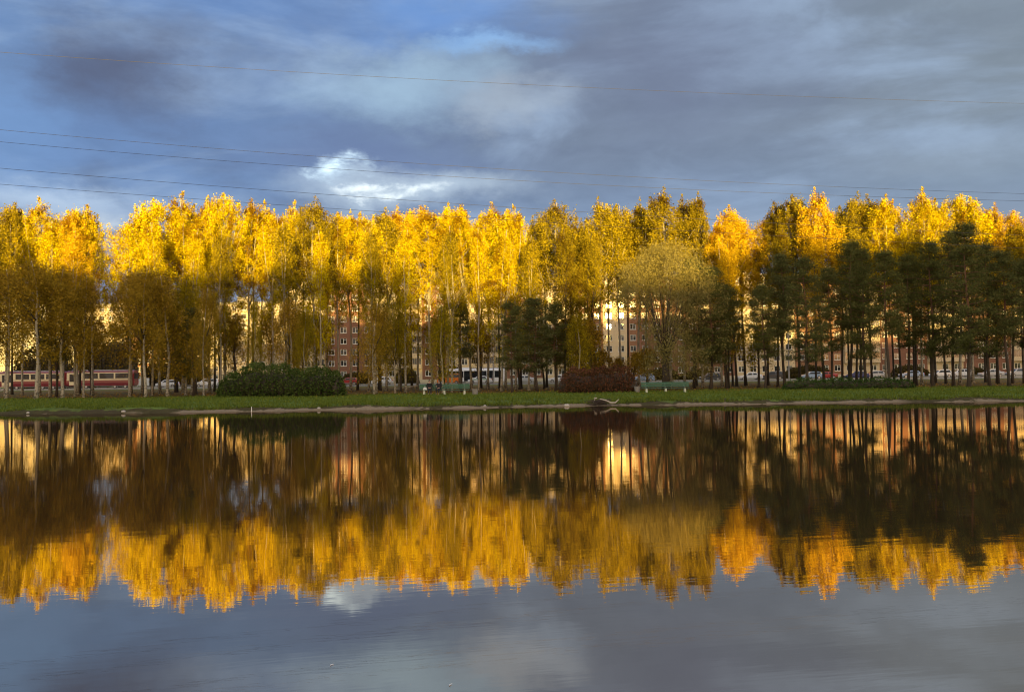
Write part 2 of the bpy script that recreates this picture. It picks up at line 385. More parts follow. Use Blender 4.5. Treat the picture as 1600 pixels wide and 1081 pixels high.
class TreeKind: pass
def birch_kind(seed, H=22.0, base=.27, R=2.6, lobes=3, clumps=165, per=92, leaf=.165, droop=.5, sparse_low=.6, dark_limbs=0, spread=1.0):
    """tall birch: straight pale trunk, ascending limbs, crown of hanging leafy plumes ending in several pointed tips"""
    rng = np.random.default_rng(seed); rd = random.Random(seed)
    hb = H*base
    # trunk with slight sway
    sw = [(rd.uniform(-.25, .25), rd.uniform(-.25, .25)) for _ in range(5)]
    def axis(z):
        u = z/H; k = u*4; i = min(3, int(k)); q = k-i
        return (sw[i][0]*(1-q)+sw[i+1][0]*q)*u*2.2, (sw[i][1]*(1-q)+sw[i+1][1]*q)*u*2.2
    tr = MB(); zs = np.linspace(-.3, H*.97, 14)
    tr.tube([(*axis(max(z, 0)), z) for z in zs], [.135*(1-.90*max(z, 0)/H)+.012+(.08 if z < .1 else 0) for z in zs], 8)
    tips = [(0, 0, H)]
    for k in range(lobes):
        a = rd.uniform(0, 6.28); q = rd.uniform(.35, .75)*R
        tips.append((math.cos(a)*q, math.sin(a)*q, H*rd.uniform(.76, .96)))
    cs = []
    ph = [rd.uniform(0, 6.28) for _ in range(3)]
    for i in range(clumps):
        u = rng.random()**.85
        if u < .45 and rng.random() < sparse_low*min(1, 1.4*(1-u/.45)): u = .42+.55*rng.random()
        z = hb + (H*.95-hb)*u
        prof = (math.sin(math.pi*min(1, (u*.76+.18)))**.70)*(1-.12*u)
        a = rng.random()*6.283
        rr = R*prof*(1+.28*math.sin(3*a+ph[0]+z*.5)+.18*math.sin(5*a+ph[1]-z*.8))
        r = rr*(.30+.72*rng.random()**.6)
        ax = axis(z)
        cs.append((ax[0]+math.cos(a)*r, ax[1]+math.sin(a)*r, z, .55+.40*rng.random(), 1))
    for tx, ty, tz in tips:                   # pointed plumes
        L = rd.uniform(1.8, 3.4); fw = rd.uniform(.6, 1.25)
        for q in np.linspace(0, 1, 10):
            w = .26+.55*q**.6*fw
            cs.append((tx*(1-q*.15)+rng.normal()*.42*q*fw, ty*(1-q*.15)+rng.normal()*.42*q*fw, tz-L*q-abs(rng.normal())*.3, w, .30+.5*q))
    pts = []
    for (x, y, z, s, dens) in cs:
        n = int(per*dens)
        d = rng.normal(size=(n, 3))*np.array([.27, .27, .37])*s*spread
        d[:, 2] -= np.abs(rng.normal(size=n))*droop*s
        pts.append(d+np.array([x, y, z]))
    pts = np.concatenate(pts)
    for i in rd.sample(range(clumps), min(46, clumps)):       # limbs reach their clumps
        x, y, z, s, dn = cs[i]; z0 = max(hb*.8, z-math.hypot(x, y)*rd.uniform(.9, 1.6)); a0 = axis(z0)
        mid = (a0[0]*.45+x*.55, a0[1]*.45+y*.55, z0+(z-z0)*.42)
        r0 = .036*(1-.6*z/H)
        tr.tube([(*a0, z0), mid, (x, y, z)], [r0, r0*.65, .010], 5, mi=dark_limbs)
    for tx, ty, tz in tips[1:]:
        z0 = hb+rd.uniform(.1, .4)*(H-hb); a0 = axis(z0)
        tr.tube([(*a0, z0), ((a0[0]+tx)/2+tx*.12, (a0[1]+ty)/2+ty*.12, (z0+tz)/2-.5), (tx, ty, tz-.4)], [.075, .05, .012], 6, mi=dark_limbs)
    k = TreeKind(); k.H = H; k.trunk = tr; k.V = leaf_quads(pts, leaf, rng); k.mats = {}; k.tm = None
    return k
def pine_kind(seed, H=16.0, base=.30, R=2.6, whorls=19, leaf=.22, dead=True, top_round=True):
    """Scots pine: bare lower trunk, flat layered tufts on level boughs"""
    rng = np.random.default_rng(seed); rd = random.Random(seed)
    tr = MB(); lean = rd.uniform(-.3, .3); hb = H*base
    def axis(z): return lean*(z/H)**2*1.2+.12*math.sin(z*.6+seed), .12*math.sin(z*.5+seed*2)
    zs = np.linspace(-.3, H*.96, 12)
    tr.tube([(*axis(max(0, z)), z) for z in zs], [.19*(1-.85*max(0, z)/H)+.01+(.07 if z < .1 else 0) for z in zs], 8)
    pts = []
    for w in range(whorls):
        u = (w+.3*rd.random())/whorls; z = hb+(H*.97-hb)*u
        prof = (math.sin(math.pi*min(1, u*.72+.27))**.7)
        for b in range(rd.choice((4, 5, 6))):
            a = rd.uniform(0, 6.28); L = R*prof*rd.uniform(.55, 1.15)+.25; ax = axis(z)
            rise = rd.uniform(-.12, .28)*L
            e = (ax[0]+math.cos(a)*L, ax[1]+math.sin(a)*L, z+rise)
            tr.tube([(*ax, z-.1), ((ax[0]+e[0])/2, (ax[1]+e[1])/2, z+rise*.25), e], [.05, .035, .012], 5)
            for q in np.arange(.35, 1.08, .16):
                cx = ax[0]+math.cos(a)*L*q; cy = ax[1]+math.sin(a)*L*q; cz = z+rise*q*q
                n = int(32+16*q); s = .42+.25*rd.random()
                d = rng.normal(size=(n, 3))*np.array([.60, .60, .36])*s
                d[:, 2] += .12; pts.append(d+np.array([cx, cy, cz]))
    n = 160; d = rng.normal(size=(n, 3))*np.array([.45, .45, .55]); pts.append(d+np.array([*axis(H), H-.6]))
    if dead:
        for i in range(9):
            z = rd.uniform(hb*.5, hb*1.05); a = rd.uniform(0, 6.28); L = rd.uniform(.5, 1.5); ax = axis(z)
            tr.tube([(*ax, z), (ax[0]+math.cos(a)*L, ax[1]+math.sin(a)*L, z-.15*L)], [.022, .006], 4)
    pts = np.concatenate(pts)
    k = TreeKind(); k.H = H; k.trunk = tr; k.V = leaf_quads(pts, leaf, rng, .30); k.mats = {}; k.tm = None
    return k
def willow_kind(seed, H=15.0):
    """broad domed willow with fine hanging grey-green sprays, short forked trunk"""
    rng = np.random.default_rng(seed); rd = random.Random(seed)
    tr = MB(); tr.tube([(0, 0, -.3), (.05, 0, 1.5), (.0, .1, 3.4)], [.50, .38, .34], 10)
    cs = []
    for i in range(420):
        u = rng.random(); a = rng.random()*6.283
        z = 2.2+(H-2.8)*u
        q = (z-2.2)/(H-2.8)
        rr = 5.7*math.sqrt(max(.02, 1-(abs(q-.30)/.74)**2.2)) if q > .30 else 5.7*(.90+.10*q/.30)
        rr *= 1+.14*math.sin(3*a+1)+.10*math.sin(7*a+q*9)
        r = rr*(.12+.89*rng.random()**.5)
        if z < 8.6 and math.cos(a)*r < -2.3: continue       # open under the left side of the dome
        cs.append((math.cos(a)*r, math.sin(a)*r*.8, z))
    pts = []
    for (x, y, z) in cs:
        n = 110; s = .80; d = rng.normal(size=(n, 3))*np.array([.50, .50, .50])*s
        d[:, 2] -= rng.random(n)*1.0; pts.append(d+np.array([x, y, z]))
    for i in range(26):
        x, y, z = rd.choice(cs); h = rd.uniform(3, 5)
        tr.tube([(0, .05, h*.75), (x*.4, y*.4, h+(z-h)*.5), (x, y, z)], [.07, .035, .010], 5)
    for a in (.3, 2.2, 3.9, 5.3):
        tr.tube([(0, 0, 2.8), (math.cos(a)*1.2, math.sin(a)*1.0, 5.5), (math.cos(a)*2.2, math.sin(a)*1.8, 9.5)], [.20, .11, .03], 7)
    k = TreeKind(); k.H = H; k.trunk = tr; k.V = leaf_quads(np.concatenate(pts), .17, rng, .45); k.mats = {}; k.tm = None
    return k
def plant_tree(kind, name, leafm, barkm, loc, sxy, sz, rz, lean=0.0):
    root = thing(name, None, 'tree', loc, rz); root.scale = (sxy, sxy, sz); root.rotation_euler = (lean*.4, lean, rz)
    if kind.tm is None: kind.tm = {}
    if barkm not in kind.tm:
        o = kind.trunk.build('trunk', [M[barkm], M['bark_dark']], root, smooth=True); kind.tm[barkm] = o.data
    else:
        o = bpy.data.objects.new('trunk', kind.tm[barkm]); C.objects.link(o); o.parent = root
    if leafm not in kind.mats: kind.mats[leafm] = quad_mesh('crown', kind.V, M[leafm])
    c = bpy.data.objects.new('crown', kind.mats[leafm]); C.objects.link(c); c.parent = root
    return root

TALL = [birch_kind(11, lobes=4, R=2.9, clumps=185, base=.40), birch_kind(12, lobes=5, R=3.4, clumps=225, base=.34), birch_kind(13, lobes=3, R=2.5, clumps=165, base=.44),
        birch_kind(14, lobes=6, R=3.2, base=.36, clumps=215), birch_kind(15, lobes=4, R=2.4, clumps=160, base=.40), birch_kind(16, lobes=5, R=2.9, clumps=200, base=.32), birch_kind(17, lobes=6, R=3.1, clumps=215, base=.42)]
HIND = [birch_kind(18, base=.62, lobes=4, R=2.5, clumps=105), birch_kind(19, base=.60, lobes=3, R=2.2, clumps=95)]
LOW = [birch_kind(21, H=14.5, base=.22, R=3.0, lobes=3, clumps=165, per=80, leaf=.155, droop=.9, sparse_low=.2, spread=1.45, dark_limbs=1),
       birch_kind(22, H=14.5, base=.18, R=2.6, lobes=2, clumps=135, per=80, leaf=.155, droop=1.0, sparse_low=.15, spread=1.45, dark_limbs=1),
       birch_kind(23, H=14.5, base=.30, R=2.6, lobes=3, clumps=150, per=78, leaf=.155, spread=1.4, droop=.7, sparse_low=.2, dark_limbs=1)]
PINE = [pine_kind(31), pine_kind(32, R=3.0, whorls=20, base=.26), pine_kind(33, R=2.2, whorls=17, base=.38), pine_kind(34, R=2.6, base=.20, whorls=21)]

FULL = [birch_kind(27, base=.24, R=2.1, lobes=3, clumps=165, sparse_low=.45, droop=.9), birch_kind(28, base=.28, R=1.8, lobes=2, clumps=135, sparse_low=.45, droop=.9)]
# landmark zones of the bank, used to tell trees apart in words
ZONES = [(-400, 95, "before the tram's rear half"), (95, 218, "before the tram's front half"), (218, 340, "between tram and big green hedge"),
         (340, 540, "behind the big green hedge"), (540, 650, "between green hedge and couple's bench"), (650, 740, "behind the couple's bench"),
         (740, 880, "between couple's bench and red bush"), (880, 992, "behind the red bush"), (992, 1085, "behind the empty bench"),
         (1085, 1220, "between empty bench and low hedge"), (1220, 1430, "behind the low hedge"), (1430, 2200, "right of the low hedge")]
ORD = ['leftmost', 'second', 'third', 'fourth', 'fifth', 'sixth', 'seventh', 'eighth', 'ninth', 'tenth', 'eleventh', 'twelfth', 'thirteenth', 'fourteenth', 'fifteenth', 'sixteenth', 'seventeenth', 'eighteenth']
TREES = []
COL = {'leaf_gold': 'golden', 'leaf_olive': 'olive-yellow', 'leaf_orange': 'orange', 'leaf_shaded_brown': 'shade-browned', 'needle': 'dark green', 'leaf_willow': 'grey-green'}
rr = random.Random(5)
def tree(px, ytop, Y, kinds, leafm, bark, name, row, ki=None, fat=1.0, lean=None):
    k = kinds[rr.randrange(len(kinds)) if ki is None else ki]
    x = X(px, Y); g = gz(x, Y)
    top = P(px, ytop, Y).z; h = top-g
    sz = h/k.H; sxy = (.5*sz+.5)*fat
    o = plant_tree(k, name, leafm, bark, (x, Y, g), sxy, sz, rr.uniform(0, 6.28)*(name != 'willow_tree'), rr.uniform(-.02, .02) if lean is None else lean)
    TREES.append((px, row, name, leafm, o)); return o

# tall birches, lit tops: px, y of the tip, distance, leaf
G, O, A, B = 'leaf_gold', 'leaf_olive', 'leaf_orange', 'leaf_shaded_brown'
tall = [(-70, 315, 112, G), (-30, 330, 106, O), (8, 311, 108, O), (35, 322, 114, G), (62, 305, 108, G), (98, 320, 113, G), (122, 326, 108, A), (145, 312, 110, G),
        (205, 335, 108, G), (222, 320, 112, G), (250, 306, 108, G), (286, 297, 110, G), (306, 318, 116, G), (328, 306, 112, G), (352, 296, 108, G), (385, 304, 111, G), (405, 312, 117, G), (428, 326, 107, G),
        (464, 310, 110, G), (490, 305, 106, O), (512, 332, 116, G), (530, 325, 110, G), (548, 330, 113, G), (576, 331, 108, G), (604, 324, 110, O), (624, 321, 114, A), (652, 316, 117, A),
        (676, 322, 108, G), (700, 312, 110, G), (718, 325, 116, G), (737, 314, 107, G), (762, 315, 112, G), (790, 322, 109, G), (806, 317, 106, G),
        (836, 336, 110, O), (869, 307, 106, O), (893, 348, 110, O), (915, 340, 113, O), (939, 307, 107, O), (952, 318, 114, G), (971, 311, 111, O), (998, 312, 113, O), (1012, 324, 118, A), (1048, 292, 107, O), (1070, 300, 112, O), (1098, 298, 108, O),
        (1128, 338, 107, A), (1151, 313, 112, A), (1165, 333, 116, A),
        (1200, 332, 116, A), (1226, 307, 114, O), (1250, 298, 111, O), (1288, 294, 108, A), (1316, 316, 114, O), (1338, 296, 112, O), (1362, 303, 115, O), (1384, 299, 110, G), (1408, 306, 114, A),
        (1440, 291, 108, G), (1456, 298, 112, A), (1478, 304, 115, O), (1500, 296, 109, G), (1520, 304, 112, G), (1558, 317, 114, A), (1582, 322, 110, A), (1600, 342, 106, O), (1630, 330, 112, A), (1665, 320, 110, O)]
for px, yt, Y, lf in tall:
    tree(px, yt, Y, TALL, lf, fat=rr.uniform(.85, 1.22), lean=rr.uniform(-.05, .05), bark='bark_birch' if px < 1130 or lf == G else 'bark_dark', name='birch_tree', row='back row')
for px, yt, Y, lf in [(-12, 335, 98, O), (78, 338, 99, G), (118, 352, 98, A), (238, 340, 100, G), (300, 348, 101, G), (345, 352, 103, O), (446, 338, 100, O), (500, 352, 99, G), (588, 348, 98, O), (634, 350, 101, G), 
                      (706, 345, 99, O), (748, 348, 101, G), (783, 352, 100, G), (826, 360, 99, O), (882, 352, 101, O), (922, 356, 102, O), (1138, 372, 102, A), (1215, 350, 106, O), (1275, 352, 105, A), (1345, 348, 106, O), (1432, 345, 105, O), (1560, 362, 104, A)]:
    tree(px, yt, Y, FULL, lf, fat=rr.uniform(.8, 1.05), lean=rr.uniform(-.04, .04), bark='bark_birch' if px < 840 else 'bark_dark', name='birch_tree', row='full row')
# a hind row, a little lower, thickens the belt
for px in [-50, 20, 85, 130, 240, 275, 340, 395, 450, 478, 560, 588, 640, 690, 750, 778, 820, 858, 925, 985, 1035, 1085, 1140, 1265, 1325, 1395, 1425, 1465, 1540, 1610]:
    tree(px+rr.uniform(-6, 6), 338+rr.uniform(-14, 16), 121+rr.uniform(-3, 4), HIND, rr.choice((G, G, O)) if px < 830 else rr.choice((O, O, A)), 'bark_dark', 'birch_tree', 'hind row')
# lower shaded birches at the front
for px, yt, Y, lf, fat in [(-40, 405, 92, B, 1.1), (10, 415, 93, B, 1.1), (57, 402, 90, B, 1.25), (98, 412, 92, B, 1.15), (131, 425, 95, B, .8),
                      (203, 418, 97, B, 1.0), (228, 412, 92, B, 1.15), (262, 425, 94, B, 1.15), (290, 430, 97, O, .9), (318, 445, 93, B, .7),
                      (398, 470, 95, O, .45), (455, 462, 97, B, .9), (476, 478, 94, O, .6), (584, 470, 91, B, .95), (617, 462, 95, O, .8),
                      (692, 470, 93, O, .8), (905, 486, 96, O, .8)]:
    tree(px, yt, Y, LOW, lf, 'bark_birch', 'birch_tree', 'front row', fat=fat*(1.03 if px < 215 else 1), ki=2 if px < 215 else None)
# young birches filling the belt at eye level
YOUNG = [birch_kind(25, H=9, base=.42, R=2.0, lobes=2, clumps=62, per=80, leaf=.155, droop=.7, sparse_low=.3, dark_limbs=1, spread=1.3),
         birch_kind(26, H=9, base=.34, R=1.7, lobes=3, clumps=54, per=80, leaf=.155, droop=.9, sparse_low=.3, dark_limbs=1)]
for px in [150, 222, 252, 281, 310, 342, 366, 420, 470, 498, 590, 630, 683, 748, 812, 852, 890, 1104, 1150, 1182]:
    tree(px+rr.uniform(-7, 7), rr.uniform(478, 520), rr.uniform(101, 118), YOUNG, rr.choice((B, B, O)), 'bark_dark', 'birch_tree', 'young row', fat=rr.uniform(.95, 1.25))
for px, yt, Y in [(893, 486, 103), (921, 492, 101), (944, 545, 104), (968, 556, 103), (992, 548, 100), (1010, 540, 98)]:
    tree(px, yt, Y, YOUNG, B if px < 950 else 'leaf_shaded_brown', 'bark_dark', 'birch_tree', 'young row', fat=1.15)
# pines
for px, yt, Y, ki, fat in [(303, 478, 96, 3, .85), (88, 468, 99, 2, .9), (800, 468, 93, 1, .8), (838, 462, 96, 3, .95), (868, 470, 99, 0, .9), (908, 505, 105, 3, .8), (720, 472, 101, 2, .8),
                       (1085, 400, 101, 0, .9), (1112, 412, 96, 3, .95), (1135, 440, 99, 0, .9),
                       (1196, 440, 94, 0, .9), (1225, 392, 97, 2, 1.0), (1262, 398, 92, 3, 1.05), (1300, 412, 96, 0, .9), (1330, 372, 99, 2, 1.0), (1352, 384, 94, 3, .9), (1388, 388, 91, 2, 1.0), (1420, 392, 97, 0, 1.0),
                       (1458, 372, 95, 3, 1.0), (1490, 355, 98, 3, .95), (1515, 343, 90, 3, 1.05), (1545, 376, 94, 3, 1.0), (1575, 388, 91, 2, 1.05), (1605, 400, 95, 0, 1.0), (1650, 380, 93, 1, 1.0)]:
    tree(px, yt, Y, PINE, 'needle', 'bark_pine', 'pine_tree', 'front row', ki=ki, fat=fat*(.84 if px > 1180 else 1))
# willow behind the empty bench
WK = willow_kind(41)
tree(1040, 372, 95, [WK], 'leaf_willow', 'bark_dark', 'willow_tree', 'front row', fat=1.0, lean=0)
seen = {}
for px, row, name, lf, o in sorted(TREES, key=lambda q: q[0]):
    zone = [z for a, b, z in ZONES if a <= px < b][0]
    kindw = {'birch_tree': 'birch', 'pine_tree': 'pine', 'willow_tree': 'willow'}[name]
    key = (zone, row, name, lf); i = seen.get(key, 0); seen[key] = i+1
    rw = {'full row': 'slender', 'back row': 'tall', 'hind row': 'hindmost', 'young row': 'young', 'front row': 'low' if name == 'birch_tree' else 'layered'}[row]
    if name == 'willow_tree': o['label'] = "domed grey-green willow with a sunlit top behind the empty bench"
    else:
        pos = ORD[i] + (' from left' if i else '')
        o['label'] = f"{rw} {COL[lf]} {kindw}, {pos} such {kindw} {zone}"
    o['group'] = {'full row': 'slender birches leafy almost to the ground', 'back row': 'tall birches of the tree belt', 'hind row': 'birches at the back of the tree belt', 'young row': 'young birches inside the tree belt', 'front row': ('low birches along the lawn' if name == 'birch_tree' else 'pines along the lawn')}[row] if name != 'willow_tree' else 'willow by the pond'

# ------------------------------------------------------------------ shrubs and hedges
def shrub(name, label, cat, px0, px1, ytop, ybot, Y, depth, leafm, n, leaf, bumps, seed, group=None):
    """leafy mass: an uneven woody core closely covered with leaves, lobed outline"""
    rng = np.random.default_rng(seed)
    x0, x1 = X(px0, Y), X(px1, Y); cx = (x0+x1)/2; g = gz(cx, Y); W = (x1-x0)/2; H = P((px0+px1)/2, ytop, Y).z-g
    o = thing(name, label, cat, (cx, Y, g), 0, group)
    def hh(x, y):
        u = x/W; e = max(0, 1-abs(u)**bumps[2])**.45
        return H*e*(.90+.10*math.sin(x*bumps[0]+seed)+.05*math.sin(x*bumps[0]*2.7+1)+.03*math.sin(y*3+x*5)+.035*math.sin(x*6.1+seed*2))
    pts = []
    while len(pts) < n:
        x = rng.uniform(-W, W); q = rng.random()
        h = hh(x, 0); a = math.pi*q
        sh = 1-abs(math.cos(a))**3*0
        ry = depth/2*(max(.05, 1-abs(x/W)**6))**.5
        y = -math.cos(a)*ry; z = h*(math.sin(a)**.45)
        if rng.random() < .55: z *= rng.random()**.7; 
        if q < .5 and rng.random() < .3: y = -ry*rng.uniform(.8, 1.05); z = h*rng.random()
        pts.append((x+rng.normal()*.10, y+rng.normal()*.12, max(.02, z+rng.normal()*.08+(abs(rng.normal())*.20*H/2.3 if rng.random() < .07 and z > H*.5 else 0))))
    V = leaf_quads(np.array(pts), leaf, rng, .6)
    me = quad_mesh('foliage', V, M[leafm]); c = bpy.data.objects.new('foliage', me); C.objects.link(c); c.parent = o
    st = MB(); rd = random.Random(seed)
    for i in range(int(W*7)):
        x = rd.uniform(-W*.92, W*.92); h = hh(x, 0)*.86; y = rd.uniform(-.3, .3)*depth
        st.tube([(x*.97, y*.4, -.1), (x, y*.8, h*.5), (x+rd.uniform(-.3, .3), y, h)], [.03, .022, .006], 5)
    for i in range(int(W*2.2)+2):             # dense twiggy interior
        x = -W*.86+1.72*W*i/(int(W*2.2)+1); h = hh(x, 0)*.78
        st.ell((x, 0, h*.48), (.62, depth*.36, h*.50), 0, 10, 7, .3, rd)
    st.build('stems', M['bark_dark'], o)
    return o
shrub('hedge', 'big rounded dark green hedge on the lawn, left of the couple', 'hedge', 341, 539, 568, 612, 88.5, 3.0, 'leaf_hedge', 15000, .17, (.8, 1, 5), 3)
shrub('red_bush', 'round dark red bush on the lawn beside the empty bench', 'bush', 874, 994, 568, 607, 88, 2.8, 'leaf_red', 9500, .15, (.9, 1, 3.2), 5)
shrub('low_hedge', 'long knee-high green hedge in front of the pines', 'hedge', 1222, 1428, 590, 602, 90, 1.3, 'leaf_lowhedge', 7000, .13, (1.7, 1, 10), 9)
for i, (a, b, yt, Y, l) in enumerate([(120, 215, 505, 192, "tall brown shrub thicket rising behind the tram's front half"), (20, 118, 530, 190, "tall brown shrub thicket rising behind the tram's rear half"), (222, 330, 548, 205, 'brown thicket behind the white station wagon'),
                   (618, 654, 578, 215, 'dark shrub under the cream balconies of the brick block'), (690, 726, 570, 214, 'dark shrub behind the orange van'), (905, 960, 572, 216, 'shrub behind the red bush, by the cream block'),
                   (1000, 1060, 575, 212, 'shrub beyond the road behind the empty bench'), (1062, 1120, 578, 214, 'shrub beyond the road behind the dark hatchback'), (1225, 1300, 572, 216, 'shrub beyond the road behind the red hatchback'), (1395, 1450, 572, 214, 'shrub beyond the road, right of the navy car'), (1500, 1545, 575, 214, 'shrub beyond the road near the right edge'),
                   (535, 580, 580, 214, 'shrub beyond the road right of the green hedge')]):
    shrub('shrub', l, 'shrub', a, b, yt, 600, Y, 5.0, 'leaf_shrub', 6500, .42, (.5, 1, 3), 50+i, 'shrubs beyond the road')

# ------------------------------------------------------------------ grass tufts on the bank (uncountable)
def grass():
    rng = np.random.default_rng(77); n = 52000
    x = rng.uniform(-52, 54, n); t = 1.3+rng.random(n)**1.8*26
    y = np.array([shore_y(a) for a in x])+t
    z = np.array([gz(a, b) for a, b in zip(x, y)])
    cl = np.sin(x*1.7)+np.sin(x*.61+2)+np.sin(x*4.3+y)
    h = .07+.11*rng.random(n)+.22*(t < 4.0)*rng.random(n)*np.clip(cl*.5, 0, 1); w = .02+.035*rng.random(n)
    a = rng.uniform(0, 6.28, n); lx = rng.normal(size=n)*.35*h; ly = rng.normal(size=n)*.35*h
    dx = np.cos(a)*w; dy = np.sin(a)*w
    V = np.stack([np.stack([x-dx, y-dy, z-.02], 1), np.stack([x+dx, y+dy, z-.02], 1), np.stack([x+lx+dx*.2, y+ly+dy*.2, z+h], 1), np.stack([x+lx-dx*.2, y+ly-dy*.2, z+h], 1)], 1).reshape(-1, 3)
    m = leaf_mat('grass_blades', (.085, .14, .018), (.19, .25, .04), (.15, .17, .03), .25)
    o = bpy.data.objects.new('grass', quad_mesh('grass', V, m)); C.objects.link(o)
    tag(o, 'short green lawn grass on the far bank', 'grass', kind='stuff')
    n = 9000
    x = rng.uniform(-60, 62, n); y = rng.uniform(76, 128, n); keep = rng.random(n) < np.clip((y-80)/22, .05, 1); x = x[keep]; y = y[keep]
    z = np.array([gz(a, b) for a, b in zip(x, y)])+.03
    V = leaf_quads(np.stack([x, y, z], 1), .13, rng, .7)
    V[:, 2] = np.clip(V[:, 2], np.repeat(z, 4)-.02, None)
    m2 = leaf_mat('fallen_leaves', (.40, .22, .03), (.55, .36, .05), (.30, .14, .03), .1)
    o = bpy.data.objects.new('fallen_leaves', quad_mesh('fallen_leaves', V, m2)); C.objects.link(o)
    tag(o, 'yellow and brown leaves fallen under the trees', 'leaf litter', kind='stuff')
grass()

# ------------------------------------------------------------------ road, tram track, rails
def strip(name, mat, y0, y1, dz, x0=-400, x1=400, step=8):
    mb = MB(); xs = np.arange(x0, x1+1, step); n = len(xs)
    zt = gz(0, (y0+y1)/2)+dz
    for x in xs: mb.v += [(x, y0, zt), (x, y1, zt)]
    mb.f = [(2*i, 2*i+2, 2*i+3, 2*i+1) for i in range(n-1)]; mb.mi = [0]*(n-1)
    return structure(mb.build(name, mat))
RZ = gz(0, 178)+.07
for nm, mt, a, b, zz in [('road', 'asphalt', 168, 190, RZ), ('tram_track_bed', 'concrete', 154, 165, RZ-.02), ('road', 'asphalt', 196, 207, RZ)]:
    mb = MB(); mb.box(-420, 420, a, b, zz-.6, zz); structure(mb.build(nm, M[mt]))
mb = MB()
for y in (167.7, 190.3): mb.box(-420, 420, y-.15, y+.15, RZ-.5, RZ+.14)
structure(mb.build('kerb', M['kerb']))
mb = MB()
for y in (179,):
    for k in range(-60, 60): mb.box(k*6, k*6+3, y-.08, y+.08, RZ, RZ+.004)
structure(mb.build('lane_markings', M['white_paint']))
TRY = 160.0
mb = MB()
for y in (TRY-.76, TRY+.76): mb.box(-400, 400, y-.035, y+.035, RZ-.02, RZ+.10)
structure(mb.build('tram_rails', M['metal_grey']))
def fence(px0, px1, Y, label):
    x0, x1 = X(px0, Y), X(px1, Y); g = gz((x0+x1)/2, Y)
    o = thing('rail_fence', label, 'fence', ((x0+x1)/2, Y, g), 0, 'low rail fences beside the road'); L = (x1-x0)/2
    mb = MB(); 
    for z in (.32, .62): mb.tube([(-L, 0, z), (L, 0, z)], .032, 6)
    mb.build('rail', M['kerb'], o)
    n = max(2, int(L*2/3))
    for i in range(n+1):
        p = MB(); p.tube([(-L+2*L*i/n, .0, -.2), (-L+2*L*i/n, .0, .68)], .04, 6); p.build('post', M['kerb'], o)
fence(-60, 214, 150, 'low grey pipe fence in front of the tram')
fence(216, 560, 150, 'low grey pipe fence passing behind the big green hedge')
fence(780, 1000, 152, 'low grey pipe fence passing behind the red bush')
fence(1090, 1215, 152, 'low grey pipe fence in front of the white sedan')
fence(1430, 1700, 152, 'low grey pipe fence in front of cars at the far right')

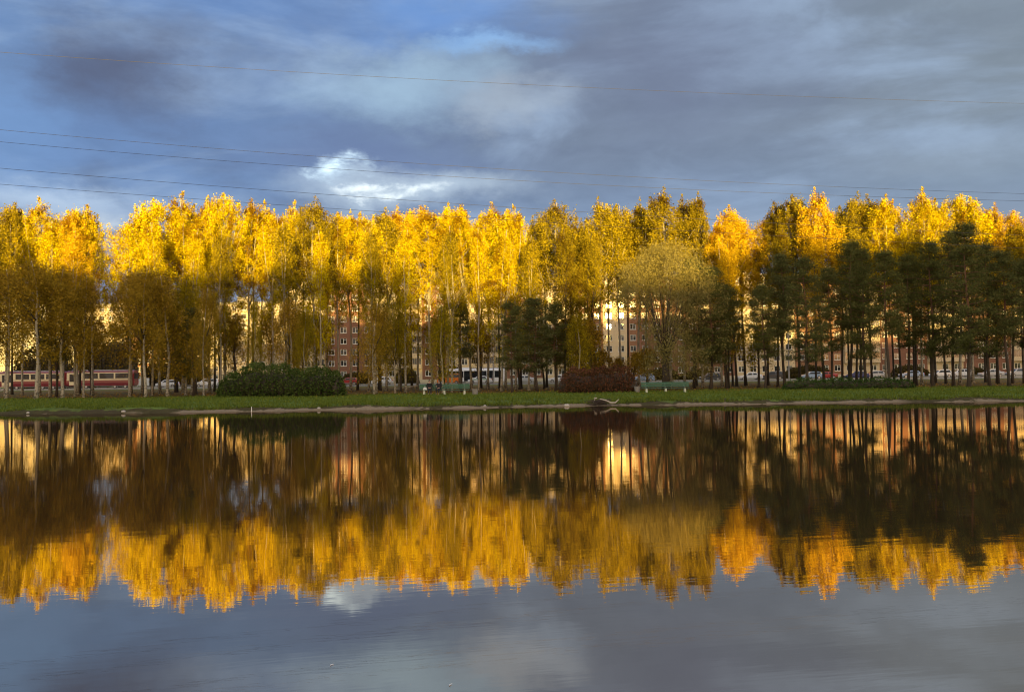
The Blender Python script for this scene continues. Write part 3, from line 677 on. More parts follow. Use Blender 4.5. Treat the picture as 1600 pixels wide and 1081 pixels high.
# ------------------------------------------------------------------ buildings
def window_meshes(w, h):
    f = MB(); t = .09
    f.box(-w/2, w/2, -.05, .03, 0, t); f.box(-w/2, w/2, -.05, .03, h-t, h)
    f.box(-w/2, -w/2+t, -.05, .03, t, h-t); f.box(w/2-t, w/2, -.05, .03, t, h-t)
    f.box(-.05, .05, -.045, .03, t, h-t); f.box(.05, w/2-t, -.04, .03, h*.68, h*.68+.06)
    f.box(-w/2-.06, w/2+.06, -.24, -.05, -.07, 0)
    p = MB(); p.add([(-w/2+.03, .0, .03), (w/2-.03, .0, .03), (w/2-.03, -.0132, h-.03), (-w/2+.03, -.0132, h-.03)], [(0, 1, 2, 3)])
    return f, p
WIN = {}
def block(label, px0, px1, Y, bays, floors=9, lit_first=100, facing=1, xr=None, H=None, hidden=False):
    """nine-storey housing block facing the pond: storeys of real window openings, projecting glazed balconies, parapet, roof huts"""
    FL = 2.8; P0 = .9
    x0, x1 = xr if xr else (X(px0, Y), X(px1, Y)); g = gz(0, min(Y, 230)) if Y > 0 else 1.2
    W = x1-x0; o = thing('apartment_block', label, 'building', ((x0+x1)/2, Y, g), 0 if facing > 0 else math.pi, 'apartment blocks')
    n = max(3, round(W/3.1)); bw = W/n; Ht = floors*FL+P0
    mats = [M['brick'], M['cream'], M['orange_brick'], M['grey_panel']]
    wall = MB(); winpos = []; balpos = []
    ww, wh = 1.55, 1.5
    for i in range(n):
        u = (i+.5)/n; px = px0+(px1-px0)*u if px0 is not None else 0
        kind = 'b'
        for a, b, k in bays:
            if a <= px < b: kind = k
        mi = {'b': 0, 'c': 1, 'o': 2, 'g': 3, 'B': 1}[kind]
        xa = -W/2+i*bw; xb = xa+bw; xc = (xa+xb)/2
        wall.add([(xa, 0, -.6), (xb, 0, -.6), (xb, 0, P0), (xa, 0, P0)], [(0, 1, 2, 3)], 3)
        for f in range(floors):
            z0 = P0+f*FL; z1 = z0+FL; wl, wr, wb, wt = xc-ww/2, xc+ww/2, z0+.85, z0+.85+wh
            vs = [(xa, 0, z0), (xb, 0, z0), (xb, 0, z1), (xa, 0, z1), (wl, 0, wb), (wr, 0, wb), (wr, 0, wt), (wl, 0, wt),
                  (wl, .16, wb), (wr, .16, wb), (wr, .16, wt), (wl, .16, wt)]
            wall.add(vs, [(0, 1, 5, 4), (1, 2, 6, 5), (2, 3, 7, 6), (3, 0, 4, 7), (4, 5, 9, 8), (5, 6, 10, 9), (6, 7, 11, 10), (7, 4, 8, 11)], mi)
            winpos.append((xc, wb, f))
            if kind == 'B' and f > 0: balpos.append((xc, z0, bw))
    D = 12.0
    wall.add([(-W/2, 0, -.6), (-W/2, D, -.6), (-W/2, D, Ht), (-W/2, 0, Ht), (W/2, 0, -.6), (W/2, D, -.6), (W/2, D, Ht), (W/2, 0, Ht)],
             [(0, 3, 2, 1), (4, 5, 6, 7), (1, 2, 6, 5)], 3)
    wall.build('wall', mats, o)
    r = MB(); r.box(-W/2-.15, W/2+.15, -.2, D+.15, Ht+.003, Ht+.65); r.build('roof', M['grey_panel'], o)
    k = -W/2+8
    while k < W/2-6 and not hidden:
        hm = MB(); hm.box(k, k+4.2, 4, 8.5, Ht+.655, Ht+2.6); hm.box(k-.2, k+4.4, 3.8, 8.7, Ht+2.603, Ht+2.75)
        hm.build('roof_hut', M['grey_panel'], o); k += 19
    key = 'w'
    if key not in WIN:
        f, p = window_meshes(ww, wh); fo = f.build('window', M['frame']); po = p.build('pane', M['pane'])
        WIN[key] = (fo.data, po.data, f, p); bpy.data.objects.remove(fo); bpy.data.objects.remove(po)
    fd, pd, fm, pm = WIN[key]
    hidden_pos = set()
    if not hidden:
        # the windows seen best: nearest the middle of the facade from the ground floor up
        order = sorted(winpos, key=lambda q: (q[2], q[0]))[:lit_first]
        for (x, z, f) in order:
            hidden_pos.add((x, z))
            a = bpy.data.objects.new('window', fd); C.objects.link(a); a.parent = o; a.location = (x, .13, z)
            b = bpy.data.objects.new('pane', pd); C.objects.link(b); b.parent = a
    rest = [(x, z) for (x, z, f) in winpos if (x, z) not in hidden_pos]
    if rest:
        mb = MB()
        for (x, z) in rest:
            mb.add([(v[0]+x, v[1]+.13, v[2]+z) for v in fm.v], fm.f, 0)
            mb.add([(v[0]+x, v[1]+.13, v[2]+z) for v in pm.v], pm.f, 1)
        tag(mb.build('window', [M['frame'], M['pane']], o), None, None, kind='stuff')
    bs = balpos[:96] if not hidden else balpos
    allb = MB()
    if 'bal' not in WIN:
        bm = MB(); w = 2.9
        bm.box(-w/2, w/2, -1.0, -.003, .003, .16); bm.box(-w/2, w/2, -1.0, -.92, .163, 1.1)
        for sx in (-w/2, w/2-.08): bm.box(sx, sx+.08, -.917, -.003, .163, 2.6)
        for k in range(6): bm.box(-w/2+.085+k*(w-.23)/5, -w/2+.145+k*(w-.23)/5, -.98, -.93, 1.103, 2.55)
        bm.box(-w/2, w/2, -1.0, -.003, 2.603, 2.72)
        gm = MB(); gm.add([(-w/2+.09, -.95, 1.11), (w/2-.09, -.95, 1.11), (w/2-.09, -.95, 2.59), (-w/2+.09, -.95, 2.59)], [(0, 1, 2, 3)])
        b1 = bm.build('balcony', M['cream']); b2 = gm.build('glazing', M['pane'])
        WIN['bal'] = (b1.data, b2.data); bpy.data.objects.remove(b1); bpy.data.objects.remove(b2)
    for (x, z, bw_) in bs:
        a = bpy.data.objects.new('balcony', WIN['bal'][0]); C.objects.link(a); a.parent = o; a.location = (x, 0, z)
        b = bpy.data.objects.new('glazing', WIN['bal'][1]); C.objects.link(b); b.parent = a
    return o
block('long pale housing block far behind the tram and green hedge', -130, 448, 300, [(-200, 120, 'g'), (120, 200, 'c'), (200, 300, 'o'), (300, 340, 'c'), (340, 448, 'c')])
block('red-brown housing block with cream balconies behind the couple', 452, 868, 235,
      [(452, 490, 'c'), (490, 512, 'B'), (512, 578, 'b'), (578, 652, 'B'), (652, 690, 'b'), (690, 745, 'c'), (745, 795, 'B'), (795, 840, 'b'), (840, 868, 'c')])
block('housing block with flaring sunlit windows behind the red bush', 868.6, 1243, 235, [(876, 900, 'B'), (900, 925, 'b'), (925, 948, 'o'), (948, 972, 'c'), (972, 1000, 'o'), (1000, 1085, 'b'), (1085, 1110, 'B'), (1110, 1150, 'b'), (1150, 1236, 'c')])
block('orange and cream housing block behind the pines', 1243.6, 1750, 235, [(1244, 1315, 'o'), (1315, 1380, 'B'), (1380, 1448, 'b'), (1448, 1500, 'B'), (1500, 1580, 'b'), (1580, 1620, 'B'), (1620, 1800, 'c')])
# unseen blocks added behind the viewer, heights set to shade pond and lower trees
def shade_block(xa, xb, floors, label, Y=-82):
    b = block(label, None, None, Y, [], floors=floors, facing=-1, xr=(xa, xb), hidden=True); return b

def shade_blocks():
    # (x range at the tree line y=100, storeys)
    off = math.tan(rad(SUN_AZ))*290
    for a, b, fl, Y, l in [(-190, -10, 9, -196, "long unseen brick block added as shade caster, viewer's left"), (-16, 34, 8, -204, 'lower unseen brick block added as shade caster, behind viewer'),
                           (28, 190, 10, -203, "tallest unseen brick block added as shade caster, viewer's right")]:
        shade_block(a+off, b+off, fl, l, Y)
shade_blocks()
def shade_trees():  # unseen birch row added behind the viewer; ragged tops break up the shadow edge
    rn = random.Random(23); x = -60.0; i = 0
    while x < 85:
        k = rn.choice(TALL); zt = (13.9 if x < -22 else 11.2 if x < 34 else 16.6)+rn.uniform(-.6, 2.0); Y = -66+rn.uniform(-5, 5)
        h = zt+math.tan(rad(SUN_EL))*(102-Y)-gz(x, Y); sz = h/k.H
        o = plant_tree(k, 'birch_tree', rn.choice((G, O)), 'bark_birch', (x, Y, gz(x, Y)), sz*rn.uniform(.85, 1.1), sz, rn.uniform(0, 6.28))
        o['label'] = f'unseen birch added behind the viewer to roughen the shadow edge, {ORD[i]} in its row'; i += 1; o['group'] = 'unseen birches added for the shadow edge'
        x += rn.uniform(5.5, 13)
shade_trees()

# ------------------------------------------------------------------ vehicles
def paint(name, col): 
    m, t, b = new_mat(name)
    n = t.noise(coord(t), 2.0, 3, .5)
    t.put(b.inputs['Base Color'], t.mix(n, tuple(c*.9 for c in col), tuple(min(1, c*1.08) for c in col)))
    b.inputs['Roughness'].default_value = .28; b.inputs['Coat Weight'].default_value = .6; b.inputs['Coat Roughness'].default_value = .06
    return m
PAINT = {'white': paint('white_car_paint', (.74, .75, .76)), 'silver': paint('silver_car_paint', (.46, .48, .50)), 'dark': paint('dark_grey_car_paint', (.05, .052, .06)),
         'red': paint('red_car_paint', (.36, .03, .03)), 'navy': paint('navy_car_paint', (.02, .035, .14)), 'orange': paint('orange_van_paint', (.80, .20, .03)),
         'blue': paint('pale_blue_car_paint', (.30, .42, .60)), 'green': paint('green_stripe_paint', (.03, .26, .06)),
         'tramred': paint('tram_dark_red_paint', (.20, .022, .025)), 'tramcream': paint('tram_cream_paint', (.68, .58, .36))}
M['tail'] = plain('tail_lamp_red', (.5, .02, .02), .3)
M['head'] = plain('head_lamp', (.7, .7, .68), .2)
M['rim'] = plain('wheel_rim', (.45, .45, .46), .35, .7)
SHAPES = {  # length, width, roof height, list of (x, top z, halfwidth top): side outline of hood, cabin and boot
 'sedan': (4.45, 1.70, [(0, .62), (.12, .78), (1.15, .93), (1.75, 1.38), (2.1, 1.44), (2.95, 1.44), (3.3, 1.38), (3.75, 1.04), (4.35, .98), (4.45, .70)]),
 'hatch': (4.0, 1.68, [(0, .62), (.12, .80), (.95, .95), (1.55, 1.42), (1.9, 1.49), (3.1, 1.47), (3.5, 1.38), (3.85, 1.0), (3.95, .9), (4.0, .65)]),
 'wagon': (4.5, 1.75, [(0, .65), (.12, .86), (1.05, 1.02), (1.65, 1.52), (2.0, 1.60), (3.9, 1.58), (4.15, 1.50), (4.38, 1.08), (4.45, .95), (4.5, .68)]),
 'van': (4.7, 1.85, [(0, .70), (.12, .95), (.65, 1.12), (1.25, 1.75), (1.6, 1.90), (4.4, 1.90), (4.58, 1.84), (4.66, 1.2), (4.68, .95), (4.7, .7)])}
CARS = {}
def car_proto(kind, colour):
    L, W, out = SHAPES[kind]; root = bpy.data.objects.new('parked_car', None)
    belt = {'sedan': .92, 'hatch': .95, 'wagon': 1.02, 'van': 1.15}[kind]
    b = MB(); rings = []
    for x, z in out:
        hw = W/2*(.90 if x < .05 or x > L-.05 else 1.0); tz = z
        zb = min(z-.02, belt); tw = hw*.93 if z <= belt+.1 else hw*.76
        rings.append([(x-L/2, -hw*.92, .24), (x-L/2, -hw, .42), (x-L/2, -hw, zb), (x-L/2, -tw, tz), (x-L/2, tw, tz), (x-L/2, hw, zb), (x-L/2, hw, .42), (x-L/2, hw*.92, .24)])
    b.rings(rings); body = b.build('body', PAINT[colour], root, bevel=.03)
    # glazing: side windows follow the pillars; screens front and back
    cab = [(x, z) for x, z in out if z > belt+.2]; xa, xb = cab[0][0], cab[-1][0]; zt = max(z for x, z in out)-.12
    i0 = [i for i, q in enumerate(out) if q == cab[0]][0]; i1 = [i for i, q in enumerate(out) if q == cab[-1]][0]
    xs0 = out[i0-1][0]; xs1 = out[i1+1][0]
    def side(x, z, s):
        u = (z-belt)/max(.01, (max(q for _, q in out)-belt)); return (x-L/2, s*(W/2*(1-.24*u)+.012), z)
    mid = (xs0+xs1)/2+.1
    for s in (-1, 1):
        for (a0, a1, t0, t1) in ((xs0+.30, mid-.06, xa+.10, mid-.06), (mid+.06, xs1-.28 if kind != 'van' else xs1-.25, mid+.06, xb-.10)):
            g = MB(); g.add([side(a0, belt+.05, s), side(a1, belt+.05, s), side(t1, zt, s), side(t0, zt, s)], [(0, 1, 2, 3) if s < 0 else (3, 2, 1, 0)])
            g.build('side_window', M['pane_car'], root)
    for nm, (p0, p1, dx) in {'windscreen': (out[i0-1], out[i0], -.015), 'rear_window': (out[i1+1], out[i1], .015)}.items():
        g = MB(); (x0, z0), (x1, z1) = p0, p1
        q0 = (x0+(x1-x0)*.12, z0+(z1-z0)*.12+.012); q1 = (x0+(x1-x0)*.92, z0+(z1-z0)*.92+.012)
        g.add([(q0[0]-L/2+dx, -W*.40, q0[1]), (q0[0]-L/2+dx, W*.40, q0[1]), (q1[0]-L/2+dx, W*.36, q1[1]), (q1[0]-L/2+dx, -W*.36, q1[1])], [(0, 1, 2, 3)])
        g.build(nm, M['pane_car'], root)
    for x in (L*.19, L*.80):
        for s in (-1, 1):
            w = MB(); w.tube([(x-L/2, s*(W/2-.19), .32), (x-L/2, s*(W/2+.015), .32)], .32, 16); wo = w.build('wheel', M['black'], root)
            r_ = MB(); r_.tube([(x-L/2, s*(W/2-.01), .32), (x-L/2, s*(W/2+.022), .32)], .20, 12); r_.build('rim', M['rim'], wo)
    for s in (-1, 1):
        h = MB(); h.box(-L/2-.02, -L/2+.16, s*W*.36-.16, s*W*.36+.16, .62, .76); h.build('headlight', M['head'], root)
        h = MB(); h.box(L/2-.14, L/2+.02, s*W*.40-.12, s*W*.40+.12, .72, .95 if kind != 'wagon' else 1.1); h.build('tail_light', M['tail'], root)
    bp = MB(); bp.box(-L/2-.05, -L/2+.12, -W*.44, W*.44, .34, .52); bp.build('front_bumper', M['black'] if colour != 'white' else PAINT['white'], root, bevel=.03)
    bp = MB(); bp.box(L/2-.12, L/2+.05, -W*.44, W*.44, .34, .54); bp.build('rear_bumper', M['black'] if colour != 'white' else PAINT['white'], root, bevel=.03)
    return root
def car(px, Y, kind, colour, label, flip=False, cat='car', name='parked_car'):
    key = (kind, colour)
    if key not in CARS:
        root = car_proto(kind, colour); C.objects.link(root); CARS[key] = root
    else: root = copy_tree(CARS[key])
    x = X(px, Y); root.location = (x, Y, RZ+.002); root.rotation_euler = (0, 0, math.pi if flip else 0); root.name = name
    tag(root, label, cat, 'cars along the road behind the trees'); return root
car(262, 171, 'hatch', 'white', 'white hatchback between the tram and the white station wagon')
car(325, 170, 'wagon', 'white', 'white station wagon with red tail lamps at the left end of the green hedge')
car(385, 176, 'sedan', 'white', 'white sedan glimpsed through the big green hedge')
car(545, 186, 'hatch', 'red', 'red hatchback just right of the big green hedge')
car(597, 176, 'hatch', 'white', 'white hatchback between the green hedge and the couple')
car(702, 178, 'van', 'orange', 'bright orange van behind the couple\'s bench', cat='van', name='parked_van')
tx = car(750, 172, 'sedan', 'white', 'white sedan with a green stripe in front of the bus')
g = MB(); g.box(-1.6, 1.7, -.87, -.856, .72, .86); g.build('green_stripe', PAINT['green'], tx)
car(817, 175, 'sedan', 'silver', 'silver sedan between the bus and the red bush')
car(874, 174, 'sedan', 'white', 'white sedan partly hidden by the left end of the red bush')
car(1006, 176, 'hatch', 'blue', 'pale blue hatchback between the red bush and the willow trunk')
car(1110, 175, 'hatch', 'dark', 'dark hatchback right of the empty bench')
car(1172, 174, 'sedan', 'white', 'white sedan in the open gap left of the low hedge')
car(1206, 179, 'wagon', 'dark', 'dark grey station wagon right behind the white sedan in the gap')
car(1268, 178, 'hatch', 'blue', 'pale blue hatchback behind the left part of the low hedge')
car(1290, 184, 'sedan', 'red', 'red sedan behind the low hedge')
car(1338, 175, 'sedan', 'navy', 'navy sedan with red tail lamps behind the low hedge', flip=False)
car(1366, 182, 'hatch', 'silver', 'silver hatchback just right of the navy sedan')
car(1424, 178, 'sedan', 'blue', 'pale blue sedan at the right end of the low hedge')
car(1470, 176, 'hatch', 'white', 'white hatchback right of the low hedge')
car(1500, 184, 'wagon', 'white', 'white station wagon right of the white hatchback, near the right edge')
car(1549, 177, 'sedan', 'silver', 'silver sedan second from the right edge')
car(1592, 176, 'wagon', 'silver', 'silver station wagon at the right edge')

def wheelset(root, x, hw, r=.42):
    for s in (-1, 1):
        w = MB(); w.tube([(x, s*(hw-.25), r), (x, s*(hw+.01), r)], r, 16); wo = w.build('wheel', M['black'], root)
        q = MB(); q.tube([(x, s*(hw-.0), r), (x, s*(hw+.02), r)], r*.6, 12); q.build('rim', M['rim'], wo)
def bus():
    Y = 184; L = 11.8; x = X(790, Y)-L/2
    o = thing('city_bus', 'white city bus with dark windows behind the trees, centre', 'bus', (x, Y, RZ+.002))
    b = MB(); prof = [(-1.25, .32), (-1.25, 2.55), (-1.12, 2.85), (-.8, 2.98), (.8, 2.98), (1.12, 2.85), (1.25, 2.55), (1.25, .32)]
    rings = []
    for xx, k in ((-L/2, .94), (-L/2+.25, 1), (L/2-.45, 1), (L/2, .9)): rings.append([(xx, y*k, .32+(z-.32)*(.96 if k < 1 else 1)) for y, z in prof])
    b.rings(rings); b.build('body', PAINT['white'], o, bevel=.04)
    for s in (-1, 1):
        for i in range(7):
            g = MB(); x0 = -L/2+.5+i*1.52; y = s*1.262
            if i in (2, 5) and s < 0:
                g.box(x0+.05, x0+1.38, y-.006, y+.006, .45, 2.5); g.build('door', M['pane_car'], o)
            else: g.box(x0+.02, x0+1.46, y-.006, y+.006, 1.15, 2.45); g.build('side_window', M['pane_car'], o)
    g = MB(); g.box(L/2-.03, L/2+.015, -1.05, 1.05, 1.15, 2.55); g.build('windscreen', M['pane_car'], o)
    g = MB(); g.box(-3.5, -1.0, -.7, .7, 2.985, 3.2); g.build('roof_unit', PAINT['white'], o, bevel=.05)
    for xx in (-3.6, 3.1): wheelset(o, xx, 1.2, .48)
    for s in (-1, 1):
        h = MB(); h.box(L/2-.02, L/2+.03, s*.85-.15, s*.85+.15, .65, .85); h.build('headlight', M['head'], o)
bus()
def tram():
    Y = TRY; L = (X(213, Y)-X(1, Y)); x = (X(213, Y)+X(1, Y))/2; J = X(105, Y)-x
    o = thing('tram', 'dark red and cream articulated tram behind the birches, left', 'tram', (x, Y, RZ+.08))
    def section(xa, xb, ra, rb, label):
        prof = [(-1.15, .50), (-1.25, 1.0), (-1.25, 2.55), (-1.10, 2.95), (-.7, 3.08), (.7, 3.08), (1.10, 2.95), (1.25, 2.55), (1.25, 1.0), (1.15, .50)]
        b = MB(); st = [(xa, .80 if ra else 1), (xa+(.55 if ra else .02), 1), (xb-(.55 if rb else .02), 1), (xb, .80 if rb else 1)]
        b.rings([[(xx, y*k, z) for y, z in prof] for xx, k in st]); bo = b.build('body', PAINT['tramred'], o, bevel=.02)
        u = MB(); q = 1.255
        u.box(xa+(.5 if ra else .05), xb-(.5 if rb else .05), -q-.003, q+.003, 1.42, 1.60); u.build('cream_stripe', PAINT['tramcream'], bo)
        # cream window band with pillars
        lo, hi = xa+(.5 if ra else .1), xb-(.5 if rb else .1); n = max(3, round((hi-lo)/2.9))
        for s in (-1, 1):
            c = MB(); c.box(lo, hi, s*1.262-.010, s*1.262+.010, 1.64, 2.72); c.build('window_band', PAINT['tramcream'], bo)
            for i in range(n):
                w0 = lo+(hi-lo)*i/n+.14; w1 = lo+(hi-lo)*(i+1)/n-.14; yy = s*1.276
                if s < 0 and (i == 0 or i == n//2 and n > 4):
                    d = MB(); d.box(w0+.25, w1-.25, yy-.01, yy+.01, .62, 2.62); do = d.build('door', PAINT['tramcream'], o)
                    for e in (0, 1):
                        k = MB(); ww_ = (w1-w0-.5)/2; k.box(w0+.32+e*ww_, w0+.18+(e+1)*ww_, yy-.025, yy-.013, 1.2, 2.5); k.build('door_window', M['pane_car'], do)
                else:
                    k = MB(); k.box(w0, w1, yy-.006, yy+.006, 1.72, 2.60)
                    k.build('side_window', M['pane_car'], o)
        rf = MB(); rf.box(xa+.7, xb-.7, -.62, .62, 3.085, 3.22); rf.build('roof_unit', M['metal_grey'], o, bevel=.04)
        for xx in (xa+2.4, xb-2.4):
            bg = MB(); bg.box(xx-1.3, xx+1.3, -.95, .95, .18, .48); bg.build('bogie', M['black'], o)
            wheelset(o, xx-.9, 1.0, .33); wheelset(o, xx+.9, 1.0, .33)
    section(-L/2, J-.45, True, False, 'rear'); section(J+.45, L/2, False, True, 'front')
    a = MB()
    rings = []
    for i in range(9):
        xx = J-.45+.9*i/8; k = 1.12 if i % 2 else 1.22
        rings.append([(xx, -k, .6), (xx, -k, 2.8), (xx, -k+.25, 2.95), (xx, k-.25, 2.95), (xx, k, 2.8), (xx, k, .6)])
    a.rings(rings); a.build('bellows', PAINT['tramred'], o)
    g = MB(); g.box(L/2-.02, L/2+.03, -.85, .85, 1.6, 2.6); g.build('windscreen', M['pane_car'], o)
    for s in (-1, 1):
        h = MB(); h.box(L/2-.06, L/2+.04, s*.8-.12, s*.8+.12, .95, 1.2); h.build('tail_light', M['tail'], o)
    p = MB(); px = J+2.2
    p.tube([(px-.8, 0, 3.25), (px+.7, 0, 3.9), (px-.3, 0, 4.6)], .035, 6); p.tube([(px-.3, -.75, 4.6), (px-.3, .75, 4.6)], .04, 6); p.build('pantograph', M['tail'], o)
tram()
# white kiosk-like panels by the tram's nose
def panel_pair():
    Y = 168.5; 
    for px0, px1, yt, l in [(220, 226.5, 590, 'narrow white roadside board close to the tram\'s nose'), (233, 238.5, 590, 'narrow white roadside board left of the white hatchback')]:
        x0, x1 = X(px0, Y), X(px1, Y); g = RZ; h = P(px0, yt, Y).z-g
        o = thing('roadside_board', l, 'sign', ((x0+x1)/2, Y-1.6, gz(0, Y-1.6)), 0, 'white roadside boards')
        w = (x1-x0)/2
        b = MB(); b.box(-w, w, -.06, .06, .45, h); b.build('board', M['white_paint'], o, bevel=.02)
        for s in (-1, 1): p = MB(); p.tube([(s*w*.7, 0, -.3), (s*w*.7, 0, .45)], .04, 6); p.build('post', M['metal_grey'], o)
panel_pair()
def lamp_post(px, Y, ytop, label, arm=True):
    x = X(px, Y); g = gz(0, Y) if not 168 < Y < 190 else RZ; h = P(px, ytop, Y).z-g
    o = thing('street_lamp', label, 'street lamp', (x, Y, g), 0, 'street lamps along the road')
    p = MB(); p.tube([(0, 0, -.2), (0, 0, 1.6), (0, 0, 1.61), (0, 0, h)], [.17, .17, .12, .08], 10); p.build('pole', M['concrete'], o, smooth=False)
    p = MB(); p.tube([(0, 0, h-.2), (0, .5, h+.4), (0, 1.6, h+.7)], [.05, .045, .04], 8); p.build('arm', M['metal_grey'], o)
    p = MB(); p.rings([[(-.14*k, 1.5+t, h+.62), (.14*k, 1.5+t, h+.62), (.10*k, 1.5+t, h+.78), (-.10*k, 1.5+t, h+.78)] for t, k in ((0, .6), (.15, 1), (.6, 1), (.75, .5))]); p.build('lamp_head', M['metal_grey'], o)
lamp_post(335, 166.5, 520, 'grey concrete street lamp beside the white station wagon')
lamp_post(771, 166.5, 505, 'grey concrete street lamp by the white bus')
lamp_post(1233, 166.5, 500, 'grey concrete street lamp right of the dark station wagon')

# ------------------------------------------------------------------ benches, bins, people
def bench(px0, px1, ybot, label):
    Y = 86.0; x0, x1 = X(px0, Y), X(px1, Y); L = (x1-x0)/2; cx = (x0+x1)/2; g = gz(cx, Y)
    o = thing('park_bench', label, 'bench', (cx, Y, g), rad(1.0), 'green park benches')
    for sx in (-.80, 0, .80):
        l = MB(); l.rings([[(sx*L-.10, -.28, -.1), (sx*L+.10, -.28, -.1), (sx*L+.10, .28, -.1), (sx*L-.10, .28, -.1)],
                           [(sx*L-.08, -.22, .40), (sx*L+.08, -.22, .40), (sx*L+.08, .24, .40), (sx*L-.08, .24, .40)]]); l.build('leg', M['bench_leg'], o, bevel=.02)
        f = MB(); f.tube([(sx*L, .20, .42), (sx*L, .30, .95)], .03, 6); f.build('back_post', M['metal_grey'], o)
    for i in range(4):
        s = MB(); y = -.26+i*.135; s.box(-L, L, y, y+.11, .405, .445); s.build('seat_slat', M['bench_green'], o, bevel=.01)
    for i in range(3):
        s = MB(); z = .55+i*.155; y = .235+i*.03; s.box(-L, L, y-.045, y-.01, z, z+.115); s.build('back_slat', M['bench_green'], o, bevel=.01)
    return o, cx, Y, g
b1, bx, bY, bg_ = bench(655, 733.5, 616, 'green slatted bench on white legs with two people sitting on it')
b2, _, _, _ = bench(1002, 1077, 609, 'empty green slatted bench in front of the willow')
def bin_(px, Y, label):
    x = X(px, Y); g = gz(x, Y)
    o = thing('litter_bin', label, 'litter bin', (x, Y, g), 0, 'concrete litter bins')
    r = MB(); prof = [(.20, 0), (.24, .04), (.29, .50), (.31, .52), (.31, .58), (.27, .58), (.25, .30)]
    r.rings([[(q*math.cos(a)*1.0, q*math.sin(a), z-.02) for a in [2*math.pi*k/14 for k in range(14)]] for q, z in prof]); r.build('body', M['concrete'], o)
    l = MB(); l.tube([(0, 0, .30), (0, 0, .42)], .245, 12); l.build('liner', M['black'], o)
bin_(742, 86.3, 'grey concrete litter bin right of the couple\'s bench')
bin_(995.5, 86.6, 'grey concrete litter bin left of the empty bench')

M['skin'] = plain('skin', (.55, .34, .26), .6, var=.06)
M['coat_black'] = plain('black_coat_cloth', (.012, .012, .014), .9)
M['coat_dark'] = plain('dark_jacket_cloth', (.022, .018, .022), .9)
M['trouser'] = plain('dark_trouser_cloth', (.02, .02, .03), .9)
M['hair_dark'] = plain('dark_hair', (.02, .013, .010), .7)
M['hair_brown'] = plain('brown_hair', (.06, .032, .018), .7)
M['boot'] = plain('boot_leather', (.015, .012, .01), .5)
M['bag'] = plain('white_bag_cloth', (.72, .71, .68), .7)
def skin_obj(name, chains, mat, parent, sub=1):
    """chains: list of lists of (x,y,z,r); chains sharing a point join there; grown with a Skin modifier"""
    vs = []; es = []; rs = []; idx = {}
    for ch in chains:
        prev = None
        for (x, y, z, r) in ch:
            k = (round(x, 4), round(y, 4), round(z, 4))
            if k not in idx: idx[k] = len(vs); vs.append((x, y, z)); rs.append(r)
            i = idx[k]
            if prev is not None and prev != i: es.append((prev, i))
            prev = i
    me = bpy.data.meshes.new(name); me.from_pydata(vs, es, []); me.materials.append(mat)
    o = bpy.data.objects.new(name, me); C.objects.link(o); o.parent = parent
    md = o.modifiers.new('skin', 'SKIN'); md.use_smooth_shade = True
    if not me.skin_vertices: me.skin_vertices.new()
    for i, r in enumerate(rs):
        q = r if hasattr(r, '__len__') else (r, r); me.skin_vertices[0].data[i].radius = q; me.skin_vertices[0].data[i].use_root = (i == 0)
    s = o.modifiers.new('sub', 'SUBSURF'); s.levels = sub; s.render_levels = sub
    return o
